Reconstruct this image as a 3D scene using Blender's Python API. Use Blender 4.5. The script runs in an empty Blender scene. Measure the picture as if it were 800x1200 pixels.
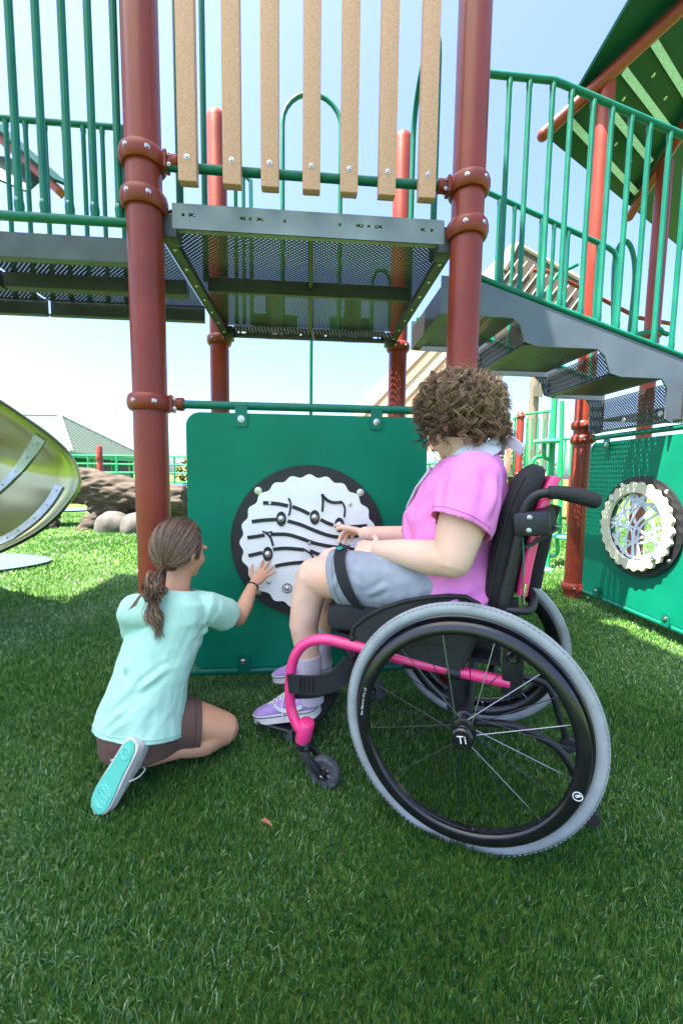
import bpy, bmesh, math, random
import numpy as np
from mathutils import Vector, Matrix, noise
random.seed(7); np.random.seed(7)
PI = math.pi
scene = bpy.context.scene
COL = scene.collection

# ------------------------------------------------------------------ camera
CAM = np.array([.6234, -1.6567, .9243]); YAW, PIT, ROL, FPX = -.0801, -.0895, .0130, 469.18
def _basis():
    c, s = math.cos(YAW), math.sin(YAW)
    fw = np.array([-s*math.cos(PIT), c*math.cos(PIT), math.sin(PIT)])
    rt = np.array([c, s, 0]); up = np.cross(rt, fw)
    a, b = math.cos(ROL), math.sin(ROL)
    return a*rt+b*up, -b*rt+a*up, fw
CR, CU, CW = _basis()
cd = bpy.data.cameras.new('camera'); cam = bpy.data.objects.new('camera', cd); COL.objects.link(cam)
cd.sensor_fit = 'VERTICAL'; cd.sensor_height = 36; cd.sensor_width = 24; cd.lens = 36*FPX/1200
cd.clip_start = .02; cd.clip_end = 2000
m = Matrix.Identity(4)
for i in range(3):
    m[i][0] = CR[i]; m[i][1] = CU[i]; m[i][2] = -CW[i]; m[i][3] = CAM[i]
cam.matrix_world = m
scene.camera = cam
# ------------------------------------------------------------------ world, sun, exposure
SUN_DIR = Vector((-.90, -.43, 0)).normalized()      # horizontal direction towards the sun
SUN_EL = math.radians(69)
to_sun = Vector((SUN_DIR.x*math.cos(SUN_EL), SUN_DIR.y*math.cos(SUN_EL), math.sin(SUN_EL)))
world = bpy.data.worlds.new('World'); scene.world = world; world.use_nodes = True
wn = world.node_tree; wn.nodes.clear()
sky = wn.nodes.new('ShaderNodeTexSky'); sky.sky_type = 'NISHITA'; sky.sun_disc = False
sky.sun_elevation = SUN_EL; sky.sun_rotation = math.atan2(SUN_DIR.x, SUN_DIR.y)
sky.air_density = .75; sky.dust_density = 3.6; sky.ozone_density = 5; sky.altitude = 200
bg = wn.nodes.new('ShaderNodeBackground'); bg.inputs['Strength'].default_value = .10
wo = wn.nodes.new('ShaderNodeOutputWorld')
wn.links.new(sky.outputs[0], bg.inputs[0]); wn.links.new(bg.outputs[0], wo.inputs[0])
sl = bpy.data.lights.new('sun', 'SUN'); sl.energy = 5.0; sl.angle = math.radians(.53); sl.color = (1, .93, .80)
so = bpy.data.objects.new('sun', sl); COL.objects.link(so)
so.rotation_euler = to_sun.to_track_quat('Z', 'Y').to_euler(); so.location = (-4, -8, 12)
vs = scene.view_settings
vs.view_transform = 'Standard'; vs.look = 'None'; vs.gamma = 1; vs.exposure = 2.6
try: vs.use_curve_mapping = False
except Exception: pass
scene.render.engine = 'CYCLES'

# ------------------------------------------------------------------ pixel helpers (pixels of the 800x1200 photograph)
def ray(x, y): return CW + CR*(x-400)/FPX + CU*(600-y)/FPX
def on(x, y, ax, val):
    d = ray(x, y); i = 'xyz'.index(ax)
    return Vector(CAM + d*((val-CAM[i])/d[i]))
def onpl(x, y, p0, n):
    d = ray(x, y); n = np.array(n, float)
    return Vector(CAM + d*(((np.array(p0)-CAM)@n)/(d@n)))
def dep(x, y, t): return Vector(CAM + ray(x, y)*t)
V = Vector

# ------------------------------------------------------------------ materials
MATS = {}
def mat(name, col, rough=.5, metal=0, spec=.5, noise_amt=0, noise_scale=20, bump=0, bump_scale=60, coat=0, sss=0, col2=None, stretch=None, emit=None, detail=4):
    if name in MATS: return MATS[name]
    m = bpy.data.materials.new(name); m.use_nodes = True
    nt = m.node_tree; p = nt.nodes['Principled BSDF']
    p.inputs['Base Color'].default_value = (*col, 1); p.inputs['Roughness'].default_value = rough
    p.inputs['Metallic'].default_value = metal; p.inputs['Specular IOR Level'].default_value = spec
    if coat: p.inputs['Coat Weight'].default_value = coat; p.inputs['Coat Roughness'].default_value = .12
    if sss:
        p.inputs['Subsurface Weight'].default_value = sss; p.inputs['Subsurface Radius'].default_value = (.012, .005, .003)
        p.inputs['Subsurface Scale'].default_value = 1
    if noise_amt or bump or col2:
        tc = nt.nodes.new('ShaderNodeTexCoord'); mp = nt.nodes.new('ShaderNodeMapping')
        nt.links.new(tc.outputs['Object'], mp.inputs[0])
        if stretch: mp.inputs['Scale'].default_value = stretch
    if noise_amt or col2:
        nz = nt.nodes.new('ShaderNodeTexNoise'); nz.inputs['Scale'].default_value = noise_scale; nz.inputs['Detail'].default_value = detail
        nt.links.new(mp.outputs[0], nz.inputs['Vector'])
        rp = nt.nodes.new('ShaderNodeValToRGB')
        c2 = col2 or tuple(min(1, c*(1+noise_amt)) for c in col)
        c1 = col if col2 else tuple(c*(1-noise_amt) for c in col)
        rp.color_ramp.elements[0].position = .32; rp.color_ramp.elements[1].position = .68
        rp.color_ramp.elements[0].color = (*c1, 1); rp.color_ramp.elements[1].color = (*c2, 1)
        nt.links.new(nz.outputs[0], rp.inputs[0]); nt.links.new(rp.outputs[0], p.inputs['Base Color'])
        mr = nt.nodes.new('ShaderNodeMapRange'); mr.inputs['To Min'].default_value = max(.02, rough-.08); mr.inputs['To Max'].default_value = min(1, rough+.12)
        nt.links.new(nz.outputs[0], mr.inputs[0]); nt.links.new(mr.outputs[0], p.inputs['Roughness'])
    if bump:
        nb = nt.nodes.new('ShaderNodeTexNoise'); nb.inputs['Scale'].default_value = bump_scale; nb.inputs['Detail'].default_value = 5
        nt.links.new(mp.outputs[0], nb.inputs['Vector'])
        b = nt.nodes.new('ShaderNodeBump'); b.inputs['Strength'].default_value = bump; b.inputs['Distance'].default_value = .004
        nt.links.new(nb.outputs[0], b.inputs['Height']); nt.links.new(b.outputs[0], p.inputs['Normal'])
    MATS[name] = m
    return m
def perf(name, col, a, b, s=.022, r=.168, rough=.55):
    """vinyl coated sheet with staggered round holes in the plane of axes a, b"""
    m = mat(name, col, rough, noise_amt=.15, noise_scale=9)
    nt = m.node_tree; p = nt.nodes['Principled BSDF']
    def N(t, **k):
        n = nt.nodes.new(t)
        for kk, vv in k.items(): setattr(n, kk, vv)
        return n
    tc = N('ShaderNodeTexCoord'); sx = N('ShaderNodeSeparateXYZ'); nt.links.new(tc.outputs['Object'], sx.inputs[0])
    cx = N('ShaderNodeCombineXYZ'); nt.links.new(sx.outputs[a], cx.inputs[0]); nt.links.new(sx.outputs[b], cx.inputs[1])
    ds = []
    for off in (0, .5):
        sc = N('ShaderNodeVectorMath', operation='MULTIPLY_ADD'); sc.inputs[1].default_value = (1/s, 1/s, 0); sc.inputs[2].default_value = (off+50, off+50, 0)
        nt.links.new(cx.outputs[0], sc.inputs[0])
        fr = N('ShaderNodeVectorMath', operation='FRACTION'); nt.links.new(sc.outputs[0], fr.inputs[0])
        sb = N('ShaderNodeVectorMath', operation='SUBTRACT'); sb.inputs[1].default_value = (.5, .5, 0); nt.links.new(fr.outputs[0], sb.inputs[0])
        ln = N('ShaderNodeVectorMath', operation='LENGTH'); nt.links.new(sb.outputs[0], ln.inputs[0]); ds.append(ln)
    mn = N('ShaderNodeMath', operation='MINIMUM'); nt.links.new(ds[0].outputs['Value'], mn.inputs[0]); nt.links.new(ds[1].outputs['Value'], mn.inputs[1])
    lt = N('ShaderNodeMath', operation='LESS_THAN'); lt.inputs[1].default_value = r; nt.links.new(mn.outputs[0], lt.inputs[0])
    tr = N('ShaderNodeBsdfTransparent'); mx = N('ShaderNodeMixShader')
    out = [n for n in nt.nodes if n.type == 'OUTPUT_MATERIAL'][0]
    nt.links.new(lt.outputs[0], mx.inputs[0]); nt.links.new(p.outputs[0], mx.inputs[1]); nt.links.new(tr.outputs[0], mx.inputs[2]); nt.links.new(mx.outputs[0], out.inputs[0])
    return m
RED = mat('red powder coat', (.225, .034, .019), .3, spec=.34, noise_amt=.2, noise_scale=4, detail=9, bump=.04, bump_scale=40)
GRN = mat('green powder coat', (.001, .135, .088), .36, spec=.3, noise_amt=.12, noise_scale=8, bump=.05, bump_scale=60)
GRIP = mat('green textured pipe', (.001, .135, .085), .38, spec=.35, bump=.35, bump_scale=300, noise_amt=.1)
PANEL = mat('green plastic sheet', (.0, .17, .098), .5, spec=.2, noise_amt=.13, noise_scale=3.2, detail=9, bump=.12, bump_scale=420)
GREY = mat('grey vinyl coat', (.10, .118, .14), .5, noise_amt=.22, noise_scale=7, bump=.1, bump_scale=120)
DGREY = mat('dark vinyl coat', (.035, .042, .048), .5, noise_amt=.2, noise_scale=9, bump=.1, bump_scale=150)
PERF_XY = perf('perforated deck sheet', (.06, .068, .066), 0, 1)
PERF_YZ = perf('perforated shaded riser sheet', (.028, .03, .032), 1, 2, s=.02, r=.2)  # darker than the deck sheet, stair shade is put into the colour
WOOD = mat('tan recycled plastic', (.52, .245, .155), .6, col2=(.63, .35, .25), noise_scale=130, bump=.3, bump_scale=160, detail=6)
STEEL = mat('steel bolt', (.62, .62, .60), .28, metal=1, noise_amt=.1)
BLK = mat('black plastic', (.012, .012, .016), .45, noise_amt=.3, noise_scale=60, bump=.15, bump_scale=400)
BLKG = mat('black gloss', (.01, .01, .012), .22, noise_amt=.2, noise_scale=30, coat=.3)
RUBBER = mat('black rubber', (.016, .016, .017), .7, noise_amt=.3, bump=.2, bump_scale=200)
WHITE = mat('white sheet', (.86, .86, .86), .4, noise_amt=.03, noise_scale=20, bump=.05, bump_scale=300)
CREAM = mat('cream sheet', (.66, .62, .45), .45, noise_amt=.05)

# ------------------------------------------------------------------ mesh builder
def frame(t, up=None):
    t = V(t).normalized()
    u = V(up) if up is not None else (V((0, 0, 1)) if abs(t.z) < .95 else V((0, 1, 0)))
    s = t.cross(u)
    if s.length < 1e-6: s = t.cross(V((1, 0, 0)))
    s.normalize(); return s, s.cross(t).normalized()
class MB:
    def __init__(self): self.v = []; self.f = []
    def add(self, vs, fs):
        o = len(self.v); self.v += [tuple(x) for x in vs]; self.f += [tuple(i+o for i in f) for f in fs]; return self
    def box(self, c, s, rz=0, bev=0, M=None):
        bm = bmesh.new(); bmesh.ops.create_cube(bm, size=1)
        for q in bm.verts: q.co = V((q.co.x*s[0], q.co.y*s[1], q.co.z*s[2]))
        if bev: bmesh.ops.bevel(bm, geom=bm.edges[:], offset=bev, segments=2 if bev > .004 else 1, affect='EDGES', profile=.6)
        T = M if M is not None else Matrix.Translation(V(c)) @ Matrix.Rotation(rz, 4, 'Z')
        if M is not None: T = M @ Matrix.Translation(V(c))
        bm.verts.index_update()
        self.add([T @ q.co for q in bm.verts], [[q.index for q in f.verts] for f in bm.faces]); bm.free(); return self
    def sweep(self, pts, prof, up=None, closed=False, caps=True, scale=None):
        """prof: list of (a, b) offsets along side and up"""
        pts = [V(p) for p in pts]; n = len(pts); k = len(prof); vs = []
        pu = None
        for i, p in enumerate(pts):
            if closed: t = pts[(i+1) % n]-pts[i-1]
            else: t = (pts[min(i+1, n-1)]-p).normalized()+(p-pts[max(i-1, 0)]).normalized()
            if up is not None: s, u = frame(t, up(i) if callable(up) else up)
            else:
                s, u = frame(t, pu); pu = u
            sc = scale[i] if scale else 1
            for a, b in prof: vs.append(p+s*(a*sc)+u*(b*sc))
        fs = []
        for i in range(n if closed else n-1):
            j = (i+1) % n
            for q in range(k): fs.append((i*k+q, i*k+(q+1) % k, j*k+(q+1) % k, j*k+q))
        if caps and not closed: fs.append(tuple(range(k-1, -1, -1))); fs.append(tuple((n-1)*k+q for q in range(k)))
        return self.add(vs, fs)
    def tube(self, pts, r, seg=12, up=None, closed=False, caps=True):
        rs = r if isinstance(r, (list, tuple)) else None
        prof = [(math.cos(2*PI*q/seg), math.sin(2*PI*q/seg)) for q in range(seg)]
        return self.sweep(pts, prof, up, closed, caps, rs if rs else [r]*len(pts))
    def strap(self, pts, w, th, up, closed=False):
        return self.sweep(pts, [(-th/2, -w/2), (th/2, -w/2), (th/2, w/2), (-th/2, w/2)], up, closed)
    def lathe(self, prof, c, axis=(0, 0, 1), seg=24):
        """prof: (radius, height) from bottom to top along axis"""
        ax = V(axis).normalized(); s, u = frame(ax); vs = []; fs = []
        for r, h in prof:
            for q in range(seg):
                a = 2*PI*q/seg; vs.append(V(c)+ax*h+(s*math.cos(a)+u*math.sin(a))*r)
        n = len(prof)
        for i in range(n-1):
            for q in range(seg): fs.append((i*seg+q, (i+1)*seg+q, (i+1)*seg+(q+1) % seg, i*seg+(q+1) % seg))
        fs.append(tuple(range(seg))); fs.append(tuple((n-1)*seg+q for q in range(seg-1, -1, -1)))
        return self.add(vs, fs)
    def torus(self, c, axis, R, prof, seg=64):
        """prof: (radial, axial) loop"""
        ax = V(axis).normalized(); s, u = frame(ax)
        k = len(prof); vs = []; fs = []
        for i in range(seg):
            a = 2*PI*i/seg; d = s*math.cos(a)+u*math.sin(a)
            for pr, pa in prof: vs.append(V(c)+d*(R+pr)+ax*pa)
        for i in range(seg):
            j = (i+1) % seg
            for q in range(k): fs.append((i*k+q, i*k+(q+1) % k, j*k+(q+1) % k, j*k+q))
        return self.add(vs, fs)
    def plate(self, outer, th, X, Y, O, holes=()):
        """flat plate: 2-D outline in frame (O, X, Y), thickness along X x Y"""
        bm = bmesh.new(); X = V(X); Y = V(Y); O = V(O); N = X.cross(Y).normalized()
        es = []
        for loop in [outer]+list(holes):
            vs = [bm.verts.new(O+X*a+Y*b) for a, b in loop]
            es += [bm.edges.new((vs[i], vs[(i+1) % len(vs)])) for i in range(len(vs))]
        r = bmesh.ops.triangle_fill(bm, edges=es, use_beauty=True, use_dissolve=False, normal=N)
        fc = [g for g in r['geom'] if isinstance(g, bmesh.types.BMFace)]
        for f in fc:
            f.normal_update()
            if f.normal.dot(N) > 0: f.normal_flip()
        e = bmesh.ops.extrude_face_region(bm, geom=fc)
        for q in e['geom']:
            if isinstance(q, bmesh.types.BMVert): q.co += N*th
        bmesh.ops.recalc_face_normals(bm, faces=bm.faces[:])
        bm.verts.index_update(); bm.verts.ensure_lookup_table()
        self.add([q.co.copy() for q in bm.verts], [[q.index for q in f.verts] for f in bm.faces]); bm.free(); return self
    def loft(self, rings, seg=20):
        """closed body: rings of (centre, half axis a, half axis b)"""
        vs = []; fs = []
        for c, a, b in rings:
            c, a, b = V(c), V(a), V(b)
            for q in range(seg):
                t = 2*PI*q/seg; vs.append(c+a*math.cos(t)+b*math.sin(t))
        n = len(rings)
        for i in range(n-1):
            for q in range(seg): fs.append((i*seg+q, i*seg+(q+1) % seg, (i+1)*seg+(q+1) % seg, (i+1)*seg+q))
        fs.append(tuple(range(seg-1, -1, -1))); fs.append(tuple((n-1)*seg+q for q in range(seg)))
        return self.add(vs, fs)
    def limb(self, pts, rad, seg=24):
        """round-ended tapered limb through the joints"""
        pts = [V(p) for p in pts]; P = []; Rr = []
        d0 = (pts[0]-pts[1]).normalized(); d1 = (pts[-1]-pts[-2]).normalized()
        for a in (85, 60, 30): P.append(pts[0]+d0*rad[0]*math.sin(math.radians(a))); Rr.append(rad[0]*math.cos(math.radians(a)))
        for i in range(len(pts)):
            P.append(pts[i]); Rr.append(rad[i])
            if i < len(pts)-1:
                for t in (.33, .67): P.append(pts[i].lerp(pts[i+1], t)); Rr.append(rad[i]*(1-t)+rad[i+1]*t)
        for a in (30, 60, 85): P.append(pts[-1]+d1*rad[-1]*math.sin(math.radians(a))); Rr.append(rad[-1]*math.cos(math.radians(a)))
        return self.tube(P, Rr, seg)
    def ell(self, c, ax, M=None, seg=20, rings=12):
        vs = []; fs = []; c = V(c)
        for i in range(rings+1):
            t = PI*(i+.02)/(rings+.04)
            for q in range(seg):
                a = 2*PI*q/seg
                p = V((ax[0]*math.sin(t)*math.cos(a), ax[1]*math.sin(t)*math.sin(a), ax[2]*math.cos(t)))
                vs.append(c+(M @ p if M is not None else p))
        for i in range(rings):
            for q in range(seg): fs.append((i*seg+q, (i+1)*seg+q, (i+1)*seg+(q+1) % seg, i*seg+(q+1) % seg))
        fs.append(tuple(range(seg))); fs.append(tuple(rings*seg+q for q in range(seg-1, -1, -1)))
        return self.add(vs, fs)
    def mesh(self, name, smooth=35):
        me = bpy.data.meshes.new(name); me.from_pydata(self.v, [], self.f); me.validate(); me.update()
        bm = bmesh.new(); bm.from_mesh(me); bmesh.ops.recalc_face_normals(bm, faces=bm.faces[:]); bm.to_mesh(me); bm.free()
        if smooth is not None: shade(me, smooth)
        return me
    def build(self, name, material, parent=None, smooth=35): return obj(name, self.mesh(name, smooth), material, parent)
def shade(me, ang=35):
    me.shade_smooth()
    try: me.set_sharp_from_angle(angle=math.radians(ang))
    except Exception: pass
ROOTINV = {}
def obj(name, me, material=None, parent=None, loc=None):
    o = bpy.data.objects.new(name, me); COL.objects.link(o)
    if material is not None and me is not None:
        if not me.materials: me.materials.append(material)
    if parent is not None:
        o.parent = parent
        if parent.name in ROOTINV: o.matrix_parent_inverse = ROOTINV[parent.name]
    if loc is not None: o.location = loc
    return o
def tag(o, label, cat, group=None, kind=None):
    if label: o['label'] = label
    if cat: o['category'] = cat
    if group: o['group'] = group
    if kind: o['kind'] = kind
    return o
def thing(name, label, cat, loc, group=None, rz=0, local=False):
    o = bpy.data.objects.new(name, None); COL.objects.link(o); o.empty_display_size = .1
    o.location = loc; o.rotation_euler = (0, 0, rz)
    if not local: ROOTINV[o.name] = (Matrix.Translation(V(loc)) @ Matrix.Rotation(rz, 4, 'Z')).inverted()
    return tag(o, label, cat, group)
def bez(pts, n=8):
    """Catmull-Rom through points"""
    P = [V(p) for p in pts]; out = []
    for i in range(len(P)-1):
        p0 = P[max(i-1, 0)]; p1 = P[i]; p2 = P[i+1]; p3 = P[min(i+2, len(P)-1)]
        for k in range(n):
            t = k/n
            out.append(.5*((2*p1)+(p2-p0)*t+(2*p0-5*p1+4*p2-p3)*t*t+(3*p1-p0-3*p2+p3)*t**3))
    out.append(P[-1]); return out
def text_mesh(s, size):
    cu = bpy.data.curves.new('t', 'FONT'); cu.body = s; cu.size = size; cu.align_x = 'CENTER'; cu.align_y = 'CENTER'; cu.extrude = size*.01
    o = bpy.data.objects.new('t', cu); COL.objects.link(o)
    bpy.context.view_layer.update()
    me = bpy.data.meshes.new_from_object(o.evaluated_get(bpy.context.evaluated_depsgraph_get()))
    bpy.data.objects.remove(o); 
    vs = [q.co.copy() for q in me.vertices]; fs = [list(p.vertices) for p in me.polygons]; bpy.data.meshes.remove(me)
    return vs, fs
def put_text(mb, s, size, O, X, Y):
    vs, fs = text_mesh(s, size); X = V(X); Y = V(Y); N = X.cross(Y)
    mb.add([V(O)+X*q.x+Y*q.y+N*q.z for q in vs], fs)
def rrect(x0, x1, y0, y1, r, n=6):
    out = []
    for cx, cy, a0 in ((x1-r, y1-r, 0), (x0+r, y1-r, 90), (x0+r, y0+r, 180), (x1-r, y0+r, 270)):
        for k in range(n+1):
            a = math.radians(a0+90*k/n); out.append((cx+r*math.cos(a), cy+r*math.sin(a)))
    return out
def circ(r, n=48, c=(0, 0), amp=0, lobes=0):
    return [(c[0]+(r+amp*math.cos(lobes*2*PI*k/n))*math.cos(2*PI*k/n), c[1]+(r+amp*math.cos(lobes*2*PI*k/n))*math.sin(2*PI*k/n)) for k in range(n)]
def bolt(parent, p, n, r=.011, name='bolt'):
    n = V(n).normalized()
    return MB().lathe([(r*1.35, -.002), (r*1.35, .0015), (r, .0018), (r*.98, .004), (r*.75, .0062), (r*.4, .0066), (r*.38, .004), (.0005, .004)], p, n, 14).build(name, STEEL, parent)
def collar(parent, x, y, z, r=.0635, to=None, h=.03):
    """half-round clamp ring on a post, with a lug towards `to`"""
    R = r+.002
    prof = [(-.002, -h), (.008, -h), (.014, -h*.75), (.018, -h*.3), (.018, h*.3), (.014, h*.75), (.008, h), (-.002, h)]
    mb = MB().torus((x, y, z), (0, 0, 1), R, prof, 36)
    o = mb.build('collar', RED, parent)
    for a in (-2.0, -1.05):
        d = V((math.cos(a), math.sin(a), 0)); bolt(o, V((x, y, z))+d*(R+.016), d, .007)
    if to is not None:
        d = V((to[0]-x, to[1]-y, 0)).normalized()
        c = V((x, y, z))+d*(R+.012)
        lug = MB()
        s = d.cross(V((0, 0, 1)))
        T = Matrix((( d.x, s.x, 0, c.x), (d.y, s.y, 0, c.y), (0, 0, 1, c.z), (0, 0, 0, 1)))
        lug.box((.006, 0, 0), (.014, .05, h*2.1), bev=.003, M=T); lug.box((.02, 0, 0), (.016, .034, h*1.5), bev=.004, M=T)
        lug.lathe([(.024, .026), (.026, .03), (.026, .048), (.022, .052)], c, d, 16)
        lug.build('clamp_lug', RED, o)
        for q in (-1, 1): bolt(o, c+d*.02+V((0, 0, q*h*.62))-s*.0-V((0, .018, 0)), (0, -1, 0), .005)
    return o
def post(parent, x, y, z0, z1, r=.0635, dome=True, name='post'):
    pr = [(r, z0), (r, z1)]
    if dome: pr += [(r*.95, z1+.02), (r*.8, z1+.04), (r*.5, z1+.056), (r*.15, z1+.062)]
    return MB().lathe(pr, (x, y, 0), (0, 0, 1), 32).build(name, RED, parent)
def baluster(parent, p0, p1, r=.0125, material=None, flat=True, name='baluster'):
    p0, p1 = V(p0), V(p1); mb = MB()
    d = (p1-p0)
    if flat:
        ts = (0, .03, .05, .95, .97, 1); pts = [p0+d*t for t in ts]
        mb.tube(pts, [r*.95, r*1.25, r, r, r*1.25, r*.95], 10)
    else: mb.tube([p0, p1], r, 10)
    return mb.build(name, material or GRN, parent)
def remesh(mb, voxel, smooth_it=6, fac=.5, name='m'):
    me = mb.mesh(name, None); o = bpy.data.objects.new('tmp', me); COL.objects.link(o)
    md = o.modifiers.new('r', 'REMESH'); md.mode = 'VOXEL'; md.voxel_size = voxel; md.adaptivity = 0
    if smooth_it:
        ms = o.modifiers.new('s', 'SMOOTH'); ms.factor = fac; ms.iterations = smooth_it
    bpy.context.view_layer.update()
    r = bpy.data.meshes.new_from_object(o.evaluated_get(bpy.context.evaluated_depsgraph_get())); r.name = name
    bpy.data.objects.remove(o); bpy.data.meshes.remove(me)
    r.materials.clear(); r.shade_smooth(); return r
def displace(me, fn):
    n = len(me.vertices); co = np.empty(n*3, np.float32); no = np.empty(n*3, np.float32)
    me.vertices.foreach_get('co', co); me.vertices.foreach_get('normal', no)
    co = co.reshape(-1, 3); no = no.reshape(-1, 3)
    for i in range(n):
        co[i] += no[i]*fn(V(co[i]), V(no[i]))
    me.vertices.foreach_set('co', co.ravel()); me.update()
def cut(me, planes):
    """remove everything on the positive side of each (point, normal, centre, radius) plane, leaving open hems"""
    bm = bmesh.new(); bm.from_mesh(me)
    for p, n, c, rad in planes:
        p, n = V(p), V(n).normalized()
        sel = [f for f in bm.faces if c is None or (f.calc_center_median()-V(c)).length < rad]
        g = set(sel)
        for f in sel: g.update(f.edges); g.update(f.verts)
        bmesh.ops.bisect_plane(bm, geom=list(g), plane_co=p, plane_no=n, clear_outer=False)
        bm.faces.ensure_lookup_table()
        kill = [f for f in bm.faces if (f.calc_center_median()-p).dot(n) > 0 and (c is None or (f.calc_center_median()-V(c)).length < rad)]
        bmesh.ops.delete(bm, geom=kill, context='FACES')
    bm.to_mesh(me); bm.free(); me.update()
def open_cap(me, p, n, rad, tol=.014, dot=.72):
    """open the flat end of a sleeve or trouser leg"""
    bm = bmesh.new(); bm.from_mesh(me); p, n = V(p), V(n).normalized()
    kill = []
    for f in bm.faces:
        c = f.calc_center_median()
        if f.normal.dot(n) > dot and abs((c-p).dot(n)) < tol and (c-p).length < rad: kill.append(f)
    bmesh.ops.delete(bm, geom=kill, context='FACES'); bm.to_mesh(me); bm.free(); me.update()
def solid(o, th):
    md = o.modifiers.new('thick', 'SOLIDIFY'); md.thickness = th; md.offset = -1
# ================================================================== GROUND
def ground_material():
    m = bpy.data.materials.new('turf backing'); m.use_nodes = True; nt = m.node_tree; p = nt.nodes['Principled BSDF']
    tc = nt.nodes.new('ShaderNodeTexCoord')
    n1 = nt.nodes.new('ShaderNodeTexNoise'); n1.inputs['Scale'].default_value = 55; n1.inputs['Detail'].default_value = 8; n1.inputs['Roughness'].default_value = .75
    n2 = nt.nodes.new('ShaderNodeTexNoise'); n2.inputs['Scale'].default_value = .9; n2.inputs['Detail'].default_value = 3
    for n in (n1, n2): nt.links.new(tc.outputs['Object'], n.inputs['Vector'])
    r = nt.nodes.new('ShaderNodeValToRGB'); e = r.color_ramp.elements
    e[0].position = .3; e[0].color = (.025, .08, .014, 1); e[1].position = .72; e[1].color = (.18, .32, .055, 1)
    nt.links.new(n1.outputs[0], r.inputs[0])
    mx = nt.nodes.new('ShaderNodeMix'); mx.data_type = 'RGBA'; mx.blend_type = 'MULTIPLY'; mx.inputs[0].default_value = .35
    nt.links.new(r.outputs[0], mx.inputs[6]); nt.links.new(n2.outputs[0], mx.inputs[7]); nt.links.new(mx.outputs[2], p.inputs['Base Color'])
    p.inputs['Roughness'].default_value = .85; p.inputs['Specular IOR Level'].default_value = .2
    b = nt.nodes.new('ShaderNodeBump'); b.inputs['Strength'].default_value = .8; b.inputs['Distance'].default_value = .02
    nt.links.new(n1.outputs[0], b.inputs['Height']); nt.links.new(b.outputs[0], p.inputs['Normal'])
    return m
S_ = 700
g = obj('ground', MB().add([(-S_, -S_, 0), (S_, -S_, 0), (S_, S_, 0), (-S_, S_, 0)], [(0, 1, 2, 3)]).mesh('ground', None), ground_material())
tag(g, 'green artificial turf ground of the playground', 'ground', kind='structure')
PATHM = mat('pale blue rubber', (.05, .085, .125), .8, noise_amt=.12, noise_scale=120, bump=.3, bump_scale=300)
def blob(cx, cy, rx, ry, seed, n=40):
    return [(cx+rx*math.cos(2*PI*k/n)*(1+.10*math.sin(3*2*PI*k/n+seed)), cy+ry*math.sin(2*PI*k/n)*(1+.1*math.cos(2*2*PI*k/n+seed))) for k in range(n)]
for nm, pts in (('path', blob(-3.55, 2.40, 1.46, .78, .5)), ('path', blob(-7.5, 8.6, 2.6, 1.1, 2)), ('path', blob(-3.0, 13.5, 6.0, .9, 1))):
    p_ = obj(nm, MB().add([(x, y, .03) for x, y in pts], [tuple(range(len(pts)))]).mesh(nm, None), PATHM)
    tag(p_, None, None, kind='structure')
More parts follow.
